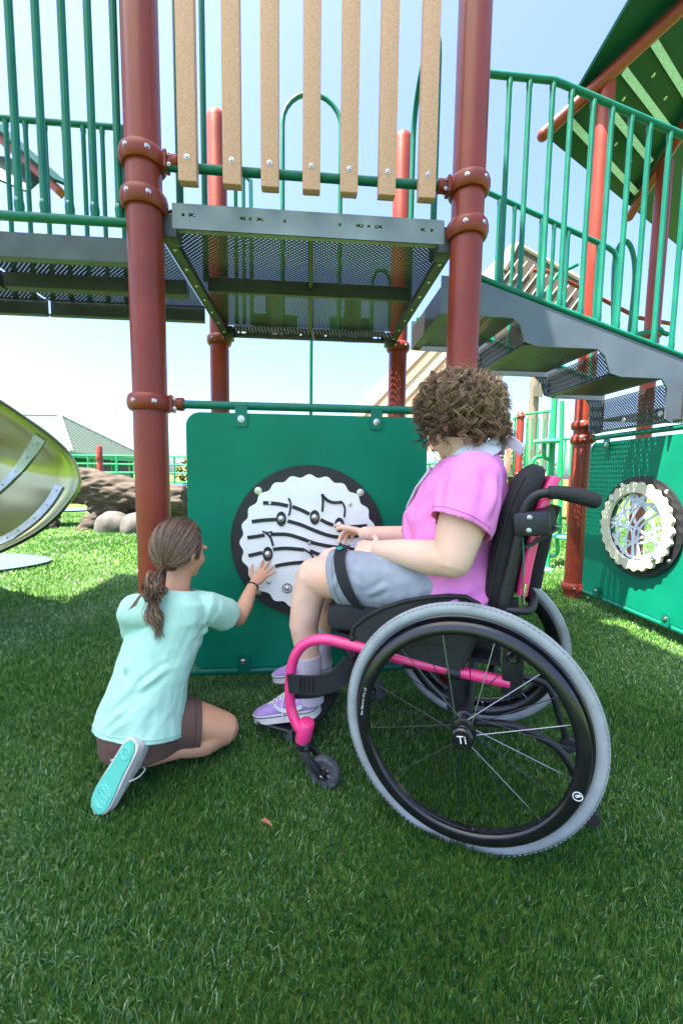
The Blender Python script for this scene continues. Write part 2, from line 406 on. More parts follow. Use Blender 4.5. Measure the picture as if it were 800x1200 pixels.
# turf blades: one object nobody could count
def turf():
    rings = ((.35, .8, 62000, .0021, .023), (.8, 1.3, 52000, .0022, .023), (1.3, 2.0, 30000, .0027, .024), (2.0, 3.0, 15000, .0036, .025), (3, 4.5, 6500, .0055, .027), (4.5, 7, 2600, .009, .030), (7, 11, 900, .015, .033))
    th0, th1 = PI/2-1.38, PI/2+1.25
    X = []; Wd = []; Ln = []
    for r0, r1, dn, w, l in rings:
        n = int(dn*(th1-th0)/2*(r1*r1-r0*r0))
        r = np.sqrt(np.random.uniform(r0*r0, r1*r1, n)); t = np.random.uniform(th0, th1, n)
        X.append(np.stack([CAM[0]+r*np.cos(t), CAM[1]+r*np.sin(t)], 1)); Wd.append(np.full(n, w)); Ln.append(np.full(n, l))
    X = np.concatenate(X); Wd = np.concatenate(Wd); Ln = np.concatenate(Ln)
    # keep blades off the rubber path
    keep = (((X[:, 0]+3.55)/1.40)**2+((X[:, 1]-2.40)/.74)**2) > 1
    X, Wd, Ln = X[keep], Wd[keep], Ln[keep]; n = len(X)
    # clumped heading field so neighbouring blades lie alike
    ph = 2.2*np.sin(X[:, 0]*5.1+1.3*np.sin(X[:, 1]*3.7))+1.9*np.cos(X[:, 1]*6.3+X[:, 0]*2.9)
    hd = .5*ph+np.random.uniform(-PI, PI, n)*.9
    lean = np.clip(np.random.normal(.5, .42, n), .0, 1.45)
    low = np.sin(X[:, 0]*3.1+1.7*np.sin(X[:, 1]*2.3))*np.cos(X[:, 1]*2.7+1.1*np.sin(X[:, 0]*4.1))
    lean = np.clip(lean+.30*low, 0, 1.5)
    L = Ln*np.random.uniform(.6, 1.2, n); W = Wd*np.random.uniform(.7, 1.25, n)
    fa = np.random.uniform(0, 2*PI, n)
    d = np.stack([np.cos(hd), np.sin(hd)], 1); s = np.stack([np.cos(fa), np.sin(fa)], 1)
    def P(t, side, k):
        h = L*(t*np.cos(lean*t)); o = L*t*np.sin(lean*(.35+.65*t))
        xy = X+d*o[:, None]+s*(side*W*k/2)[:, None]
        return np.concatenate([xy, h[:, None]], 1)
    vs = np.stack([P(0, -1, .8), P(0, 1, .8), P(.55, 1, 1), P(.55, -1, 1), P(1, 0, 0)], 1).reshape(-1, 3).astype(np.float32)
    base = np.arange(n)*5
    quad = np.stack([base, base+1, base+2, base+3], 1); tri = np.stack([base+3, base+2, base+4], 1)
    loops = np.concatenate([quad, tri], 1).ravel().astype(np.int32)
    starts = np.stack([np.arange(n)*7, np.arange(n)*7+4], 1).ravel().astype(np.int32)
    me = bpy.data.meshes.new('turf_blades'); me.vertices.add(n*5); me.vertices.foreach_set('co', vs.ravel())
    me.loops.add(len(loops)); me.loops.foreach_set('vertex_index', loops)
    me.polygons.add(n*2); me.polygons.foreach_set('loop_start', starts)
    me.update(calc_edges=True)
    at = me.attributes.new('rnd', 'FLOAT', 'POINT'); at.data.foreach_set('value', np.repeat(np.clip(np.random.uniform(0, 1, n)+.13*low, 0, 1), 5).astype(np.float32))
    m = bpy.data.materials.new('turf blade'); m.use_nodes = True; nt = m.node_tree; p = nt.nodes['Principled BSDF']
    a = nt.nodes.new('ShaderNodeAttribute'); a.attribute_name = 'rnd'
    r = nt.nodes.new('ShaderNodeValToRGB'); e = r.color_ramp.elements
    e[0].position = 0; e[0].color = (.016, .085, .02, 1); e[1].position = 1; e[1].color = (.36, .50, .28, 1)
    k = r.color_ramp.elements.new(.5); k.color = (.050, .185, .032, 1)
    k = r.color_ramp.elements.new(.86); k.color = (.16, .32, .055, 1)
    nt.links.new(a.outputs['Fac'], r.inputs[0]); nt.links.new(r.outputs[0], p.inputs['Base Color'])
    p.inputs['Roughness'].default_value = .33; p.inputs['Specular IOR Level'].default_value = .8
    tl = nt.nodes.new('ShaderNodeBsdfTranslucent'); nt.links.new(r.outputs[0], tl.inputs[0])
    ms = nt.nodes.new('ShaderNodeMixShader'); ms.inputs[0].default_value = .38
    out = [q for q in nt.nodes if q.type == 'OUTPUT_MATERIAL'][0]
    nt.links.new(p.outputs[0], ms.inputs[1]); nt.links.new(tl.outputs[0], ms.inputs[2]); nt.links.new(ms.outputs[0], out.inputs[0])
    o = obj('turf_blades', me, m); tag(o, 'short green blades of the artificial turf', 'turf', kind='stuff')
turf()

# ================================================================== ADDED UNSEEN SHADE HELPER, its shadow lies over the tower and the children
def shade_helper():
    zs = 6.2; sh = SUN_DIR*(zs/math.tan(SUN_EL))
    gp = [(-1.12, 2.12), (2.5, .95), (3.0, -3.6), (-1.1, -3.4)]  # ground outline of the wanted shadow; the unseen fabric is added to cast it
    r = thing('shade_helper', 'unseen beige fabric shade helper added on four tall steel posts', 'shade sail', (0, -6, 0))
    c = [V((x+sh.x, y+sh.y, zs)) for x, y in gp]
    n = 12; vs = []
    for i in range(n+1):
        for j in range(n+1):
            a, b = i/n, j/n
            p = c[0]*(1-a)*(1-b)+c[1]*a*(1-b)+c[2]*a*b+c[3]*(1-a)*b
            vs.append(p-V((0, 0, .25*math.sin(PI*a)*math.sin(PI*b))))
    fs = [(i*(n+1)+j, (i+1)*(n+1)+j, (i+1)*(n+1)+j+1, i*(n+1)+j+1) for i in range(n) for j in range(n)]
    m = mat('sail fabric', (.7, .69, .66), .9, bump=.2, bump_scale=200)
    nt = m.node_tree; tl = nt.nodes.new('ShaderNodeBsdfTranslucent'); tl.inputs[0].default_value = (.72, .72, .72, 1); mx = nt.nodes.new('ShaderNodeMixShader'); mx.inputs[0].default_value = .5  # translucency lets the added fabric also fill the shade below
    ou = [q for q in nt.nodes if q.type == 'OUTPUT_MATERIAL'][0]; nt.links.new(nt.nodes['Principled BSDF'].outputs[0], mx.inputs[1]); nt.links.new(tl.outputs[0], mx.inputs[2]); nt.links.new(mx.outputs[0], ou.inputs[0])
    o = obj('helper', MB().add(vs, fs).mesh('helper'), m, r)
    ctr = (c[0]+c[1]+c[2]+c[3])/4
    for p in c:
        q = p+(p-ctr).normalized()*.35
        if q.y > -1.2: q = V((q.x-1.6, q.y-1.2, q.z))
        MB().lathe([(.06, 0), (.06, q.z+.2), (.05, q.z+.24), (.01, q.z+.25)], (q.x, q.y, 0), (0, 0, 1), 20).build('mast', STEEL, r)
        MB().tube([p, V((q.x, q.y, q.z))], .006, 6).build('cable', STEEL, r)
shade_helper()

# ================================================================== PLAY TOWER
S = 1.245; D = 1.25
tower = thing('play_tower', 'play tower with brick red posts, perforated grey deck and upright tan slats', 'play tower', (S/2, D/2, 0))
ZR, ZD, ZU, ZT, ZB = 2.07, 1.94, 1.86, 1.198, .10
pl = post(tower, 0, 0, -.05, 3.7); pr_ = post(tower, S, 0, -.05, 3.7)
prl = post(tower, 0, D, -.05, 3.24); prr = post(tower, S, D, -.05, 3.20)
collar(pl, 0, 0, ZR+.015, to=(S, 0)); collar(pl, 0, 0, ZD-.005, h=.032); collar(pl, 0, 0, ZT, to=(S, 0)); collar(pl, 0, 0, ZB, to=(S, 0))
collar(pr_, S, 0, ZR+.0, to=(0, 0)); collar(pr_, S, 0, ZD-.035, h=.032); collar(pr_, S, 0, ZT, to=(0, 0)); collar(pr_, S, 0, ZB, to=(0, 0))
collar(prl, 0, D, ZU-.02); collar(prr, S, D, ZU-.02)
MB().tube([(.075, 0, ZR), (S-.075, 0, ZR)], .0165, 16).build('rail', GRIP, tower)
for i, x in enumerate((.173, .329, .474, .621, .764, .913, 1.061)):
    x += .004*math.sin(i*2.3)
    s_ = MB().box((x, -.036, 2.675), (.066, .038, 1.372), rz=.01*math.sin(i*1.7), bev=.005).build('slat', WOOD, tower)
    bolt(s_, (x, -.0555, ZR), (0, -1, 0), .007); bolt(s_, (x, -.0555, 3.2), (0, -1, 0), .007)
MB().tube([(.075, 0, 3.2), (S-.075, 0, 3.2)], .0165, 16).build('rail', GRIP, tower)
# deck: two perforated halves in an angle frame
x0, x1 = .075, S-.075
for a, b in ((x0-.04, S/2-.006), (S/2+.006, x1+.04)):
    MB().box(((a+b)/2, D/2, ZD-.003), (b-a, D-.06, .0015)).build('deck_plate', PERF_XY, tower)
fa = MB()
fa.plate(rrect(.095, S-.088, ZU, ZD+.012, .006, 3), .006, (1, 0, 0), (0, 0, 1), (0, .018, 0),
         holes=[rrect(x, x+w, 1.905, 1.918, .005, 3) for x, w in ((.13, .012), (.155, .026), (.345, .028), (.383, .012), (.41, .03), (.515, .012), (.73, .012), (.80, .03), (.845, .012), (.875, .03), (1.06, .022), (1.10, .012))])
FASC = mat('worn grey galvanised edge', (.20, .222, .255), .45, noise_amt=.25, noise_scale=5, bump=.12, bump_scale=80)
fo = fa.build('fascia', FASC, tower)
MB().box((S/2, .028, ZU+.003), (S-.19, .03, .006)).build('fascia_lip', FASC, fo)
MB().plate(rrect(.10, S-.10, ZU-.005, ZD-.006, .01, 3), .006, (1, 0, 0), (0, 0, 1), (0, D-.03, 0),
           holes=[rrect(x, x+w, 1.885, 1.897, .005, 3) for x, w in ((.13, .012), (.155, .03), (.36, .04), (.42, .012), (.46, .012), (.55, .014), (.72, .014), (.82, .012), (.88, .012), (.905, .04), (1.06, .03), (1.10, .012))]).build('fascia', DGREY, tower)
for x in (x0-.035, x1+.035):
    sb = MB().box((x, D/2, ZU+.035), (.012, D-.14, .085)).box((x+(.018 if x < .5 else -.018), D/2, ZU-.003), (.042, D-.14, .006)).build('side_beam', DGREY, tower)
    for k in range(7): bolt(sb, (x+(.02 if x < .5 else -.02), .15+k*.16, ZU-.006), (0, 0, -1), .006)
MB().box((S/2, .55, ZU+.035), (S-.20, .034, .07), bev=.003).build('cross_beam', DGREY, tower)
MB().box((S/2, D/2, ZU+.05), (.020, D-.1, .05)).build('centre_seam', DGREY, tower)
for x, y in ((.085, .02), (S-.085, .02), (.08, D-.05), (S-.08, D-.05)):
    MB().box((x, y+.03 if y < .5 else y, ZU+.012), (.05, .075, .085), bev=.006).build('corner_bracket', DGREY, tower)
# rear hoop, rear rails and handhold arches
def hoop(x0, x1, y, z0, zt, r=.0155, parent=tower, name='hoop', y1=None):
    y1 = y if y1 is None else y1
    R = abs(x1-x0)/2 if y1 == y else abs(y1-y)/2
    pts = [V((x0, y, z0)), V((x0, y, zt-R))]
    for k in range(1, 12):
        a = PI-PI*k/12; t = .5+.5*math.cos(a)
        pts.append(V((x0+(x1-x0)*t, y+(y1-y)*t, zt-R+R*math.sin(a))))
    pts += [V((x1, y1, zt-R)), V((x1, y1, z0))]
    return MB().tube(pts, r, 12).build(name, GRN, parent)
hoop(.43, .82, D, 1.95, 3.45)
hoop(.07, .07, .20, 1.95, 3.9, y1=.62); hoop(S-.05, S-.05, .30, 1.95, 3.05, y1=.75)
MB().tube([(-.45, D, 2.92), (.18, D, 2.92), (.22, D, 2.88), (.22, D, 1.96)], .014).build('rear_rail', GRN, tower)
MB().tube([(1.05, D, 1.96), (1.05, D, 2.3), (1.08, D, 2.36), (1.14, D, 2.36), (1.18, D, 2.3), (1.18, D, 1.96)], .014).build('rear_rail', GRN, tower)
for x in (.12, .17): baluster(tower, (x, D, 1.96), (x, D, 2.92))
for x in (.37, .92):
    MB().box((x, D+.05, 2.03), (.12, .012, .3), bev=.004).build('rear_plate', DGREY, tower)
    MB().box((x, D+.10, 2.0), (.32, .012, .14), bev=.004).build('rear_block', GRN, tower)
MB().tube([(.63, 1.62, 0), (.63, 1.62, 2.75)], .013).build('fire_pole', GRN, tower)
# left guard rail in the front plane
gr = MB().tube([(-2.2, 0, 1.862), (-.055, 0, 1.862)], .0165, 14).build('guard_rail', GRIP, tower)
for k in range(17):
    x = -.091-.0885*k
    b_ = baluster(tower, (x, 0, 1.866), (x, 0, 3.0), .0135)
    bolt(b_, (x, -.0135, 1.915), (0, -1, 0), .0035)
MB().tube([(-2.2, 0, 3.0), (-.055, 0, 3.0)], .0165, 14).build('guard_rail', GRIP, tower)

# ================================================================== WALKWAY to the left
wk = thing('walkway', 'raised perforated walkway with green guard rail joining the tower', 'walkway', (-1.2, .6, 0))
wy0, wy1 = .25, .93
for k in range(3):
    a, b = -2.7+k*.9, -2.7+k*.9+.885
    MB().box(((a+b)/2, (wy0+wy1)/2, 1.925), (b-a, wy1-wy0-.02, .0015)).build('deck_plate', PERF_XY, wk)
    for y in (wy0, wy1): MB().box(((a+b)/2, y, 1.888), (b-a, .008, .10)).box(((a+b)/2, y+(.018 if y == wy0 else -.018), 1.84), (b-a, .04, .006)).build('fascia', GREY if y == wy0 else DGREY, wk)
    MB().box(((a+b)/2, .585, 1.88), (b-a, .06, .07), bev=.003).build('cross_beam', DGREY, wk)
MB().tube([(-2.7, wy1, 2.905), (-.43, wy1, 2.905)], .0165, 12).build('top_rail', GRN, wk)
for k in range(21): baluster(wk, (-.47-.104*k, wy1, 1.93), (-.47-.104*k, wy1, 2.905), .0125)
for x in (-2.72,):
    p_ = post(wk, x, wy1+.05, -.05, 3.2); post(wk, x, wy0-.07, -.05, 3.2)

# ================================================================== STAIRCASE
st = thing('staircase', 'short grey staircase with perforated treads and green guard rails', 'staircase', (2.0, .8, 0))
yn, yf = .50, 1.12
TR = [(1.31, 1.78, 1.80), (1.78, 2.28, 1.655), (2.28, 2.70, 1.505)]
STRG = mat('slate stringer', (.088, .115, .15), .45, noise_amt=.12, noise_scale=5, bump=.06, bump_scale=90)
def stringer(y, name):
    top = lambda x: 1.935-.303*(x-1.31-.18)
    o = [(1.305, 1.975), (1.46, 1.972), (1.55, 1.945), (2.72, 1.945-.303*1.17), (2.72, 1.26), (2.66, 1.245), (2.62, 1.27), (2.615, 1.44), (2.58, 1.49)]
    o += [(2.34, 1.492), (2.27, 1.51), (2.235, 1.60), (2.19, 1.636), (1.84, 1.638), (1.77, 1.66), (1.745, 1.74), (1.70, 1.778), (1.305, 1.785)]
    s = MB().plate(o[::-1], .01, (1, 0, 0), (0, 0, 1), (0, y, 0)).build(name, STRG, st); return s
stringer(yn, 'stringer'); stringer(yf, 'stringer')
for i, (a, b, z) in enumerate(TR):
    MB().box(((a+b)/2, (yn+yf)/2, z+.012), (b-a-.02, yf-yn-.03, .0015)).build('tread', PERF_XY, st)
    zt = (ZD if i == 0 else TR[i-1][2])+.01
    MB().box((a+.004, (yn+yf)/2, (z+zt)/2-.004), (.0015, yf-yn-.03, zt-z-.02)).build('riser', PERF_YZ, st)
    MB().box((a+.03, (yn+yf)/2, z-.002), (.06, yf-yn-.03, .008)).build('tread_nosing', DGREY, st)
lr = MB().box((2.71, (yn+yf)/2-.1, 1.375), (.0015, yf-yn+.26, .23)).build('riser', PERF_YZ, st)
MB().box((2.69, (yn+yf)/2-.1, 1.265), (.05, yf-yn+.26, .008)).build('riser_lip', DGREY, st)
for y in (.45, .62, .9): bolt(lr, (2.706, y, 1.32), (-1, 0, 0), .012)
rail = [V((1.36, yn, 1.992)), V((1.47, yn, 1.99)), V((1.56, yn, 1.962)), V((2.74, yn, 1.962-.303*1.18))]
MB().tube(bez(rail[:3], 4)+[rail[3]], .0165, 12).build('bottom_rail', GRN, st)
trail = [V((1.44, yn, 2.965)), V((1.86, yn, 2.963)), V((1.93, yn, 2.945)), V((3.0, yn, 2.64))]
MB().tube(trail, .0175, 12).build('top_rail', GRIP, st)
for px_ in (592, 615, 642, 664, 690, 712, 735, 757, 781, 803, 825):
    x = on(px_, 200, 'y', yn).x
    zb = 1.99 if x < 1.5 else 1.962-.303*(x-1.56); ztp = 2.963 if x < 1.9 else 2.945-.285*(x-1.93)
    baluster(st, (x, yn, zb), (x, yn, ztp), .0135)
fr0, fr1 = on(568, 224, 'y', yf), on(712, 290, 'y', yf)
MB().tube([fr0, fr1, fr1+V((.05, 0, -.03)), fr1+V((.08, 0, -.12)), fr1+V((.08, 0, -.85))], .0165, 12).build('top_rail', GRN, st)
for px_ in (582, 600, 632, 647, 664, 700):
    p = on(px_, 300, 'y', yf); t = (p.x-fr0.x)/(fr1.x-fr0.x); zt = fr0.z+(fr1.z-fr0.z)*t
    baluster(st, (p.x, yf, 1.935-.303*(p.x-1.49)+.0), (p.x, yf, zt), .0125)
MB().tube([(1.34, yf, 1.99), (1.5, yf, 1.985), (2.74, yf, 1.60)], .0165, 12).build('bottom_rail', GRN, st)

# ================================================================== MUSIC PANEL
mp_ = thing('music_panel', 'green panel with white scalloped disc of musical notes between red posts', 'activity panel', (S/2, 0, 0))
MB().tube([(.075, 0, ZT), (S-.075, 0, ZT)], .0165, 16).build('pipe', GRIP, mp_)
MB().tube([(.075, 0, ZB), (S-.075, 0, ZB)], .0165, 16).build('pipe', GRIP, mp_)
YP = -.012
pn = MB().plate(rrect(.137, 1.108, .118, 1.168, .055, 8), .019, (1, 0, 0), (0, 0, 1), (0, YP+.019, 0)).build('sheet', PANEL, mp_)
for x, z in ((.352, 1.145), (.893, 1.145), (.352, .147), (.893, .147)):
    up = 1 if z > .5 else -1
    tb = MB().plate(rrect(x-.024, x+.024, z-.03, z+.05 if up > 0 else z+.03, .006, 3) if up > 0 else rrect(x-.026, x+.026, z-.045, z+.03, .006, 3), .005, (1, 0, 0), (0, 0, 1), (0, YP-.001, 0)).build('bracket', GRN, mp_)
    bolt(tb, (x, YP-.006, z), (0, -1, 0), .010)
dc = V((.622, YP-.001, .652)); RB = .315
disc = MB().plate(circ(RB, 72), .012, (1, 0, 0), (0, 0, 1), dc).build('black_disc', BLK, mp_)
YW = dc.y-.0121
wd = MB().plate(circ(.272, 240, amp=.0065, lobes=24), .008, (1, 0, 0), (0, 0, 1), (dc.x, YW, dc.z)).build('white_disc', WHITE, mp_)
YS = YW-.0081
def zp(x, y): return on(260+x/4, 540+y/4, 'y', YS)
INK = mat('black inlay', (.014, .014, .018), .5)
lines = [[(193, 197), (225, 198), (270, 203), (310, 212)], [(330, 215), (370, 230), (410, 250)], [(462, 275), (490, 290), (522, 302)], [(582, 310), (630, 308), (680, 304)],
         [(140, 285), (200, 278), (255, 275)], [(308, 282), (370, 300), (430, 325), (490, 347), (540, 357), (590, 356), (640, 350), (690, 342)],
         [(120, 360), (160, 355), (200, 348)], [(228, 345), (300, 345), (360, 360), (430, 385), (500, 400), (555, 406), (620, 400), (690, 385)],
         [(125, 445), (190, 430)], [(240, 415), (300, 410), (385, 417)], [(412, 422), (460, 440), (520, 450), (605, 445), (680, 430)],
         [(250, 495), (280, 487), (350, 478), (410, 480), (520, 520), (600, 530)], [(350, 533), (380, 533), (470, 550), (560, 575)]]
for l in lines:
    pts = bez([zp(*q) for q in l], 6)
    MB().strap([p+V((0, -.001, 0)) for p in pts], .0148, .003, (0, 0, 1)).build('staff_line', INK, wd)
for l, wdt in (([(312, 175), (322, 200), (318, 240), (312, 256)], .005), ([(470, 155), (473, 190), (470, 238)], .0055), ([(468, 158), (490, 182), (520, 195), (562, 193)], .008), ([(562, 193), (575, 220), (573, 264)], .005),
               ([(190, 330), (212, 336), (236, 331)], .004), ([(205, 335), (228, 360), (240, 398)], .0055), ([(385, 415), (420, 440), (430, 472)], .005), ([(545, 378), (575, 415), (580, 455)], .0055)):
    MB().tube([p+V((0, -.002, 0)) for p in bez([zp(*q) for q in l], 6)], wdt*.85, 6).build('note_stem', INK, wd)
def dome(parent, p, r, material=STEEL, name='button'):
    return MB().lathe([(r*1.2, 0), (r*1.2, .002), (r, .003), (r*.9, .006), (r*.6, .009), (r*.2, .0105)], p, (0, -1, 0), 20).build(name, material, parent)
for x, y in ((278, 272), (435, 265), (550, 300), (215, 437), (567, 474)):
    c = zp(x, y)
    nh = MB().plate([(.0198*math.cos(2*PI*k/32), .0300*math.sin(2*PI*k/32)) for k in range(32)], .004, (1, 0, 0), (0, 0, 1), c).build('note_head', INK, wd)
    dome(nh, c+V((0, -.004, 0)), .0112)
for x, y in ((225, 198), (600, 203), (410, 385), (218, 568)): bolt(wd, zp(x, y), (0, -1, 0), .0072)
for x, y in ((170, 140), (648, 148), (168, 612), (648, 620)):
    bolt(disc, on(260+x/4, 540+y/4, 'y', YW-.0002), (0, -1, 0), .0112)
c = zp(306, 597)
MB().torus(c, (0, -1, 0), .0185, [(-.0015, 0), (.0015, 0), (.0015, .003), (-.0015, .003)], 28).build('button_ring', INK, wd); dome(wd, c, .0095)
tx = MB(); put_text(tx, 'PI', .015, zp(345, 610)+V((0, -.0006, 0)), (1, 0, 0), (0, 0, 1)); tx.build('lettering', INK, wd)
sp = MB()
for i in range(10):
    for j in range(8):
        x = 368+i*9+(j % 2)*4.5; y = 408+j*9
        if ((x-410)/48)**2+((y-440)/36)**2 < 1: sp.lathe([(.0012, 0), (.0011, .0006)], zp(x, y), (0, -1, 0), 6)
sp.build('speaker_grille', INK, wd)

# ================================================================== WINDOW PANEL under the stairs (plane X = 2.69)
XP = 2.69
wp = thing('window_panel', 'green panel with round scalloped window of tangled white ribbons', 'activity panel', (XP, .62, 0))
for z in (1.222, .085): MB().tube([(XP, 1.19, z), (XP, -.02, z)], .0165, 14).build('pipe', GRIP, wp)
hc = (.68, .634)
MB().plate(rrect(.06, 1.165, .105, 1.185, .05, 8), .019, (0, 1, 0), (0, 0, 1), (XP-.008, 0, 0), holes=[circ(.225, 40, hc)]).build('sheet', PANEL, wp)
MB().plate(circ(.315, 64, hc), .014, (0, -1, 0), (0, 0, 1), (XP-.0095, hc[0]*2, 0), holes=[circ(.223, 40, hc)]).build('black_ring', BLK, wp)
MB().plate(circ(.272, 240, hc, amp=.0075, lobes=26), .02, (0, -1, 0), (0, 0, 1), (XP-.034, hc[0]*2, 0), holes=[circ(.213, 48, hc)]).build('cream_ring', CREAM, wp)
for a in (60, 130, 215, 300, 355):
    d = (math.cos(math.radians(a)), math.sin(math.radians(a)))
    bolt(wp, (XP-.024, hc[0]+d[0]*.295, hc[1]+d[1]*.295), (-1, 0, 0), .010)
for a in (40, 225): bolt(wp, (XP-.055, hc[0]+math.cos(math.radians(a))*.242, hc[1]+math.sin(math.radians(a))*.242), (-1, 0, 0), .016)
GL = mat('clear plastic pane', (.93, .97, 1), .05)
GL.node_tree.nodes['Principled BSDF'].inputs['Transmission Weight'].default_value = .97; GL.node_tree.nodes['Principled BSDF'].inputs['IOR'].default_value = 1.02
MB().plate(circ(.216, 48, hc), .004, (0, 1, 0), (0, 0, 1), (XP-.01, 0, 0)).build('pane', GL, wp)
rs = random.Random(5)
RIB = mat('pale ribbon', (.72, .76, .86), .5)
for k in range(16):
    a0 = rs.uniform(0, 2*PI); a1 = a0+rs.uniform(1.7, 4.4)
    p0 = V((hc[0]+.212*math.cos(a0), hc[1]+.212*math.sin(a0))); p1 = V((hc[0]+.212*math.cos(a1), hc[1]+.212*math.sin(a1)))
    mid = (p0+p1)/2; nrm = V((-(p1-p0).y, (p1-p0).x)).normalized()*rs.uniform(-.09, .09)
    x = XP-.019-.0009*k
    pts = bez([V((x, p0.x, p0.y)), V((x, mid.x+nrm.x, mid.y+nrm.y)), V((x, p1.x, p1.y))], 7)
    s2 = MB(); w = rs.uniform(.011, .021)
    s2.sweep(pts, [(-w/2, -.0004), (w/2, -.0004), (w/2, .0004), (-w/2, .0004)], up=(1, 0, 0)); s2.build('ribbon', RIB, wp)
for y, up in ((.98, 1), (.30, 1), (.98, -1), (.42, -1)):
    z = 1.165 if up > 0 else .135
    tb = MB().plate(rrect(y-.026, y+.026, z-.035, z+.04, .006, 3) if up > 0 else rrect(y-.026, y+.026, z-.045, z+.03, .006, 3), .005, (0, -1, 0), (0, 0, 1), (XP-.03, 2*y, 0)).build('bracket', GRN, wp)
    bolt(tb, (XP-.036, y, z), (-1, 0, 0), .011)

# ================================================================== ROOFED PLATFORM
rp = thing('roofed_platform', 'play platform on red posts under a green metal roof', 'play platform', (3.3, 1.5, 0))
A0 = (2.69, 1.28); a_ = -.808; mS = .63; z0 = 3.733
nrm = V((-mS*math.cos(a_), -mS*math.sin(a_), 1)).normalized()
P0 = V((A0[0], A0[1], z0))
def rpl(x, y, off=0): return onpl(x, y, P0+nrm*off, nrm)
pa = post(rp, A0[0], A0[1], -.05, 3.70, dome=False)
collar(pa, A0[0], A0[1], .085, to=(XP, 0)); collar(pa, A0[0], A0[1], 1.222, to=(XP, 0)); collar(pa, A0[0], A0[1], 1.33)
P2 = (3.78, 1.96)
pb = post(rp, P2[0], P2[1], -.05, 3.75, dome=False); collar(pb, P2[0], P2[1], 2.27, to=(2.6, 2.4))
post(rp, 2.69, -.0, -.05, 4.1, dome=False); post(rp, 3.9, .1, -.05, 4.3, dome=False)
MB().box((3.35, .68, 1.36), (1.2, 1.15, .0015)).build('deck_plate', PERF_XY, rp)
ROOFM = mat('green roof sheet', (.001, .042, .028), .35, spec=.12, noise_amt=.25, noise_scale=3, bump=.25, bump_scale=6)
b1a, b1b = rpl(636, 158, -.03), rpl(800, 8, -.03); b1c = b1b+(b1b-b1a)*1.3
b2a, b2b = rpl(737, 254, -.03), rpl(800, 152, -.03); b2c = b2b+(b2b-b2a)*3.0
for i, (p, q) in enumerate(((b1a, b1c), (b2a, b2c))):
    d = (q-p).normalized()
    bm_ = MB().tube([p+d*.0, p+d*.012, q], [.03, .043, .043], 18).build('roof_beam', RED, rp)
    MB().ell(p, (.043, .043, .043)).build('beam_cap', RED, bm_)
    up_ = nrm
    for k in range(7): bolt(bm_, p+d*(.12+k*.16)+nrm.cross(d).normalized()*.03+nrm*.03, nrm.cross(d), .009)
# roof sheet, its gable edge left of the first beam
c1, c2 = rpl(643, 163, .03), rpl(729, 251, .03)
g1 = rpl(738, 0, .03); g2 = c1+(g1-c1)*2.3; c3 = rpl(850, 335, .03); g3 = g2+(c3-c1)
sheet = MB(); 
sheet.add([c1, c3, g3, g2, c1+nrm*.02, c3+nrm*.02, g3+nrm*.02, g2+nrm*.02], [(0, 1, 2, 3), (4, 7, 6, 5), (0, 4, 5, 1), (1, 5, 6, 2), (2, 6, 7, 3), (3, 7, 4, 0)])
sheet.build('roof_sheet', ROOFM, rp, 20)
BAT = mat('sky tinted batten', (.42, .56, .70), .45, noise_amt=.2, noise_scale=60)  # blue of the reflected sky is put into the batten colour
for (ax_, ay_), (bx_, by_) in (((764, 47), (815, 130)), ((730, 82), (782, 150)), ((668, 142), (745, 226)), ((705, 118), (762, 190))):
    p, q = rpl(ax_, ay_, .012), rpl(bx_, by_, .012)
    s3 = MB(); d = (q-p).normalized(); s3.sweep([p, q], [(-.022, -.008), (.022, -.008), (.022, .008), (-.022, .008)], up=nrm); s3.build('batten', BAT, rp)
for px_, py_ in ((730, 116), (779, 115), (721, 169), (738, 190), (690, 178), (765, 88)): bolt(rp, rpl(px_, py_, .029), -nrm, .010)
hoop_p = [on(718, 390, 'y', 1.9), on(719, 315, 'y', 1.9), on(724, 290, 'y', 1.9), on(733, 283, 'y', 1.9), on(741, 297, 'y', 1.9), on(743, 330, 'y', 1.9), on(736, 400, 'y', 1.9)]
MB().tube(bez(hoop_p, 5), .02, 10).build('hoop', GRN, rp)
q0, q1, q2 = on(640, 318, 'y', 2.4), on(675, 335, 'y', 2.4), on(746, 372, 'y', 2.4)
MB().tube([q0+V((-.15, 0, 0)), q0, q1, q2, q2+V((.4, 0, -.05))], .02, 10).build('rail', RED, rp)
MB().tube([on(640, 400, 'y', 2.2), on(642, 338, 'y', 2.2), on(652, 322, 'y', 2.2), on(676, 310, 'y', 2.2)], .018, 10).build('grab_rail', GRN, rp)
MB().tube([on(782, 392, 'y', 1.7), on(776, 390, 'y', 1.7), on(773, 386, 'y', 1.7), on(745, 392, 'y', 1.7)], .02, 10).build('grab_rail', GRN, rp)
# ================================================================== SURROUNDINGS
LGREEN = mat('sunlit green paint', (.012, .30, .11), .4, noise_amt=.1)
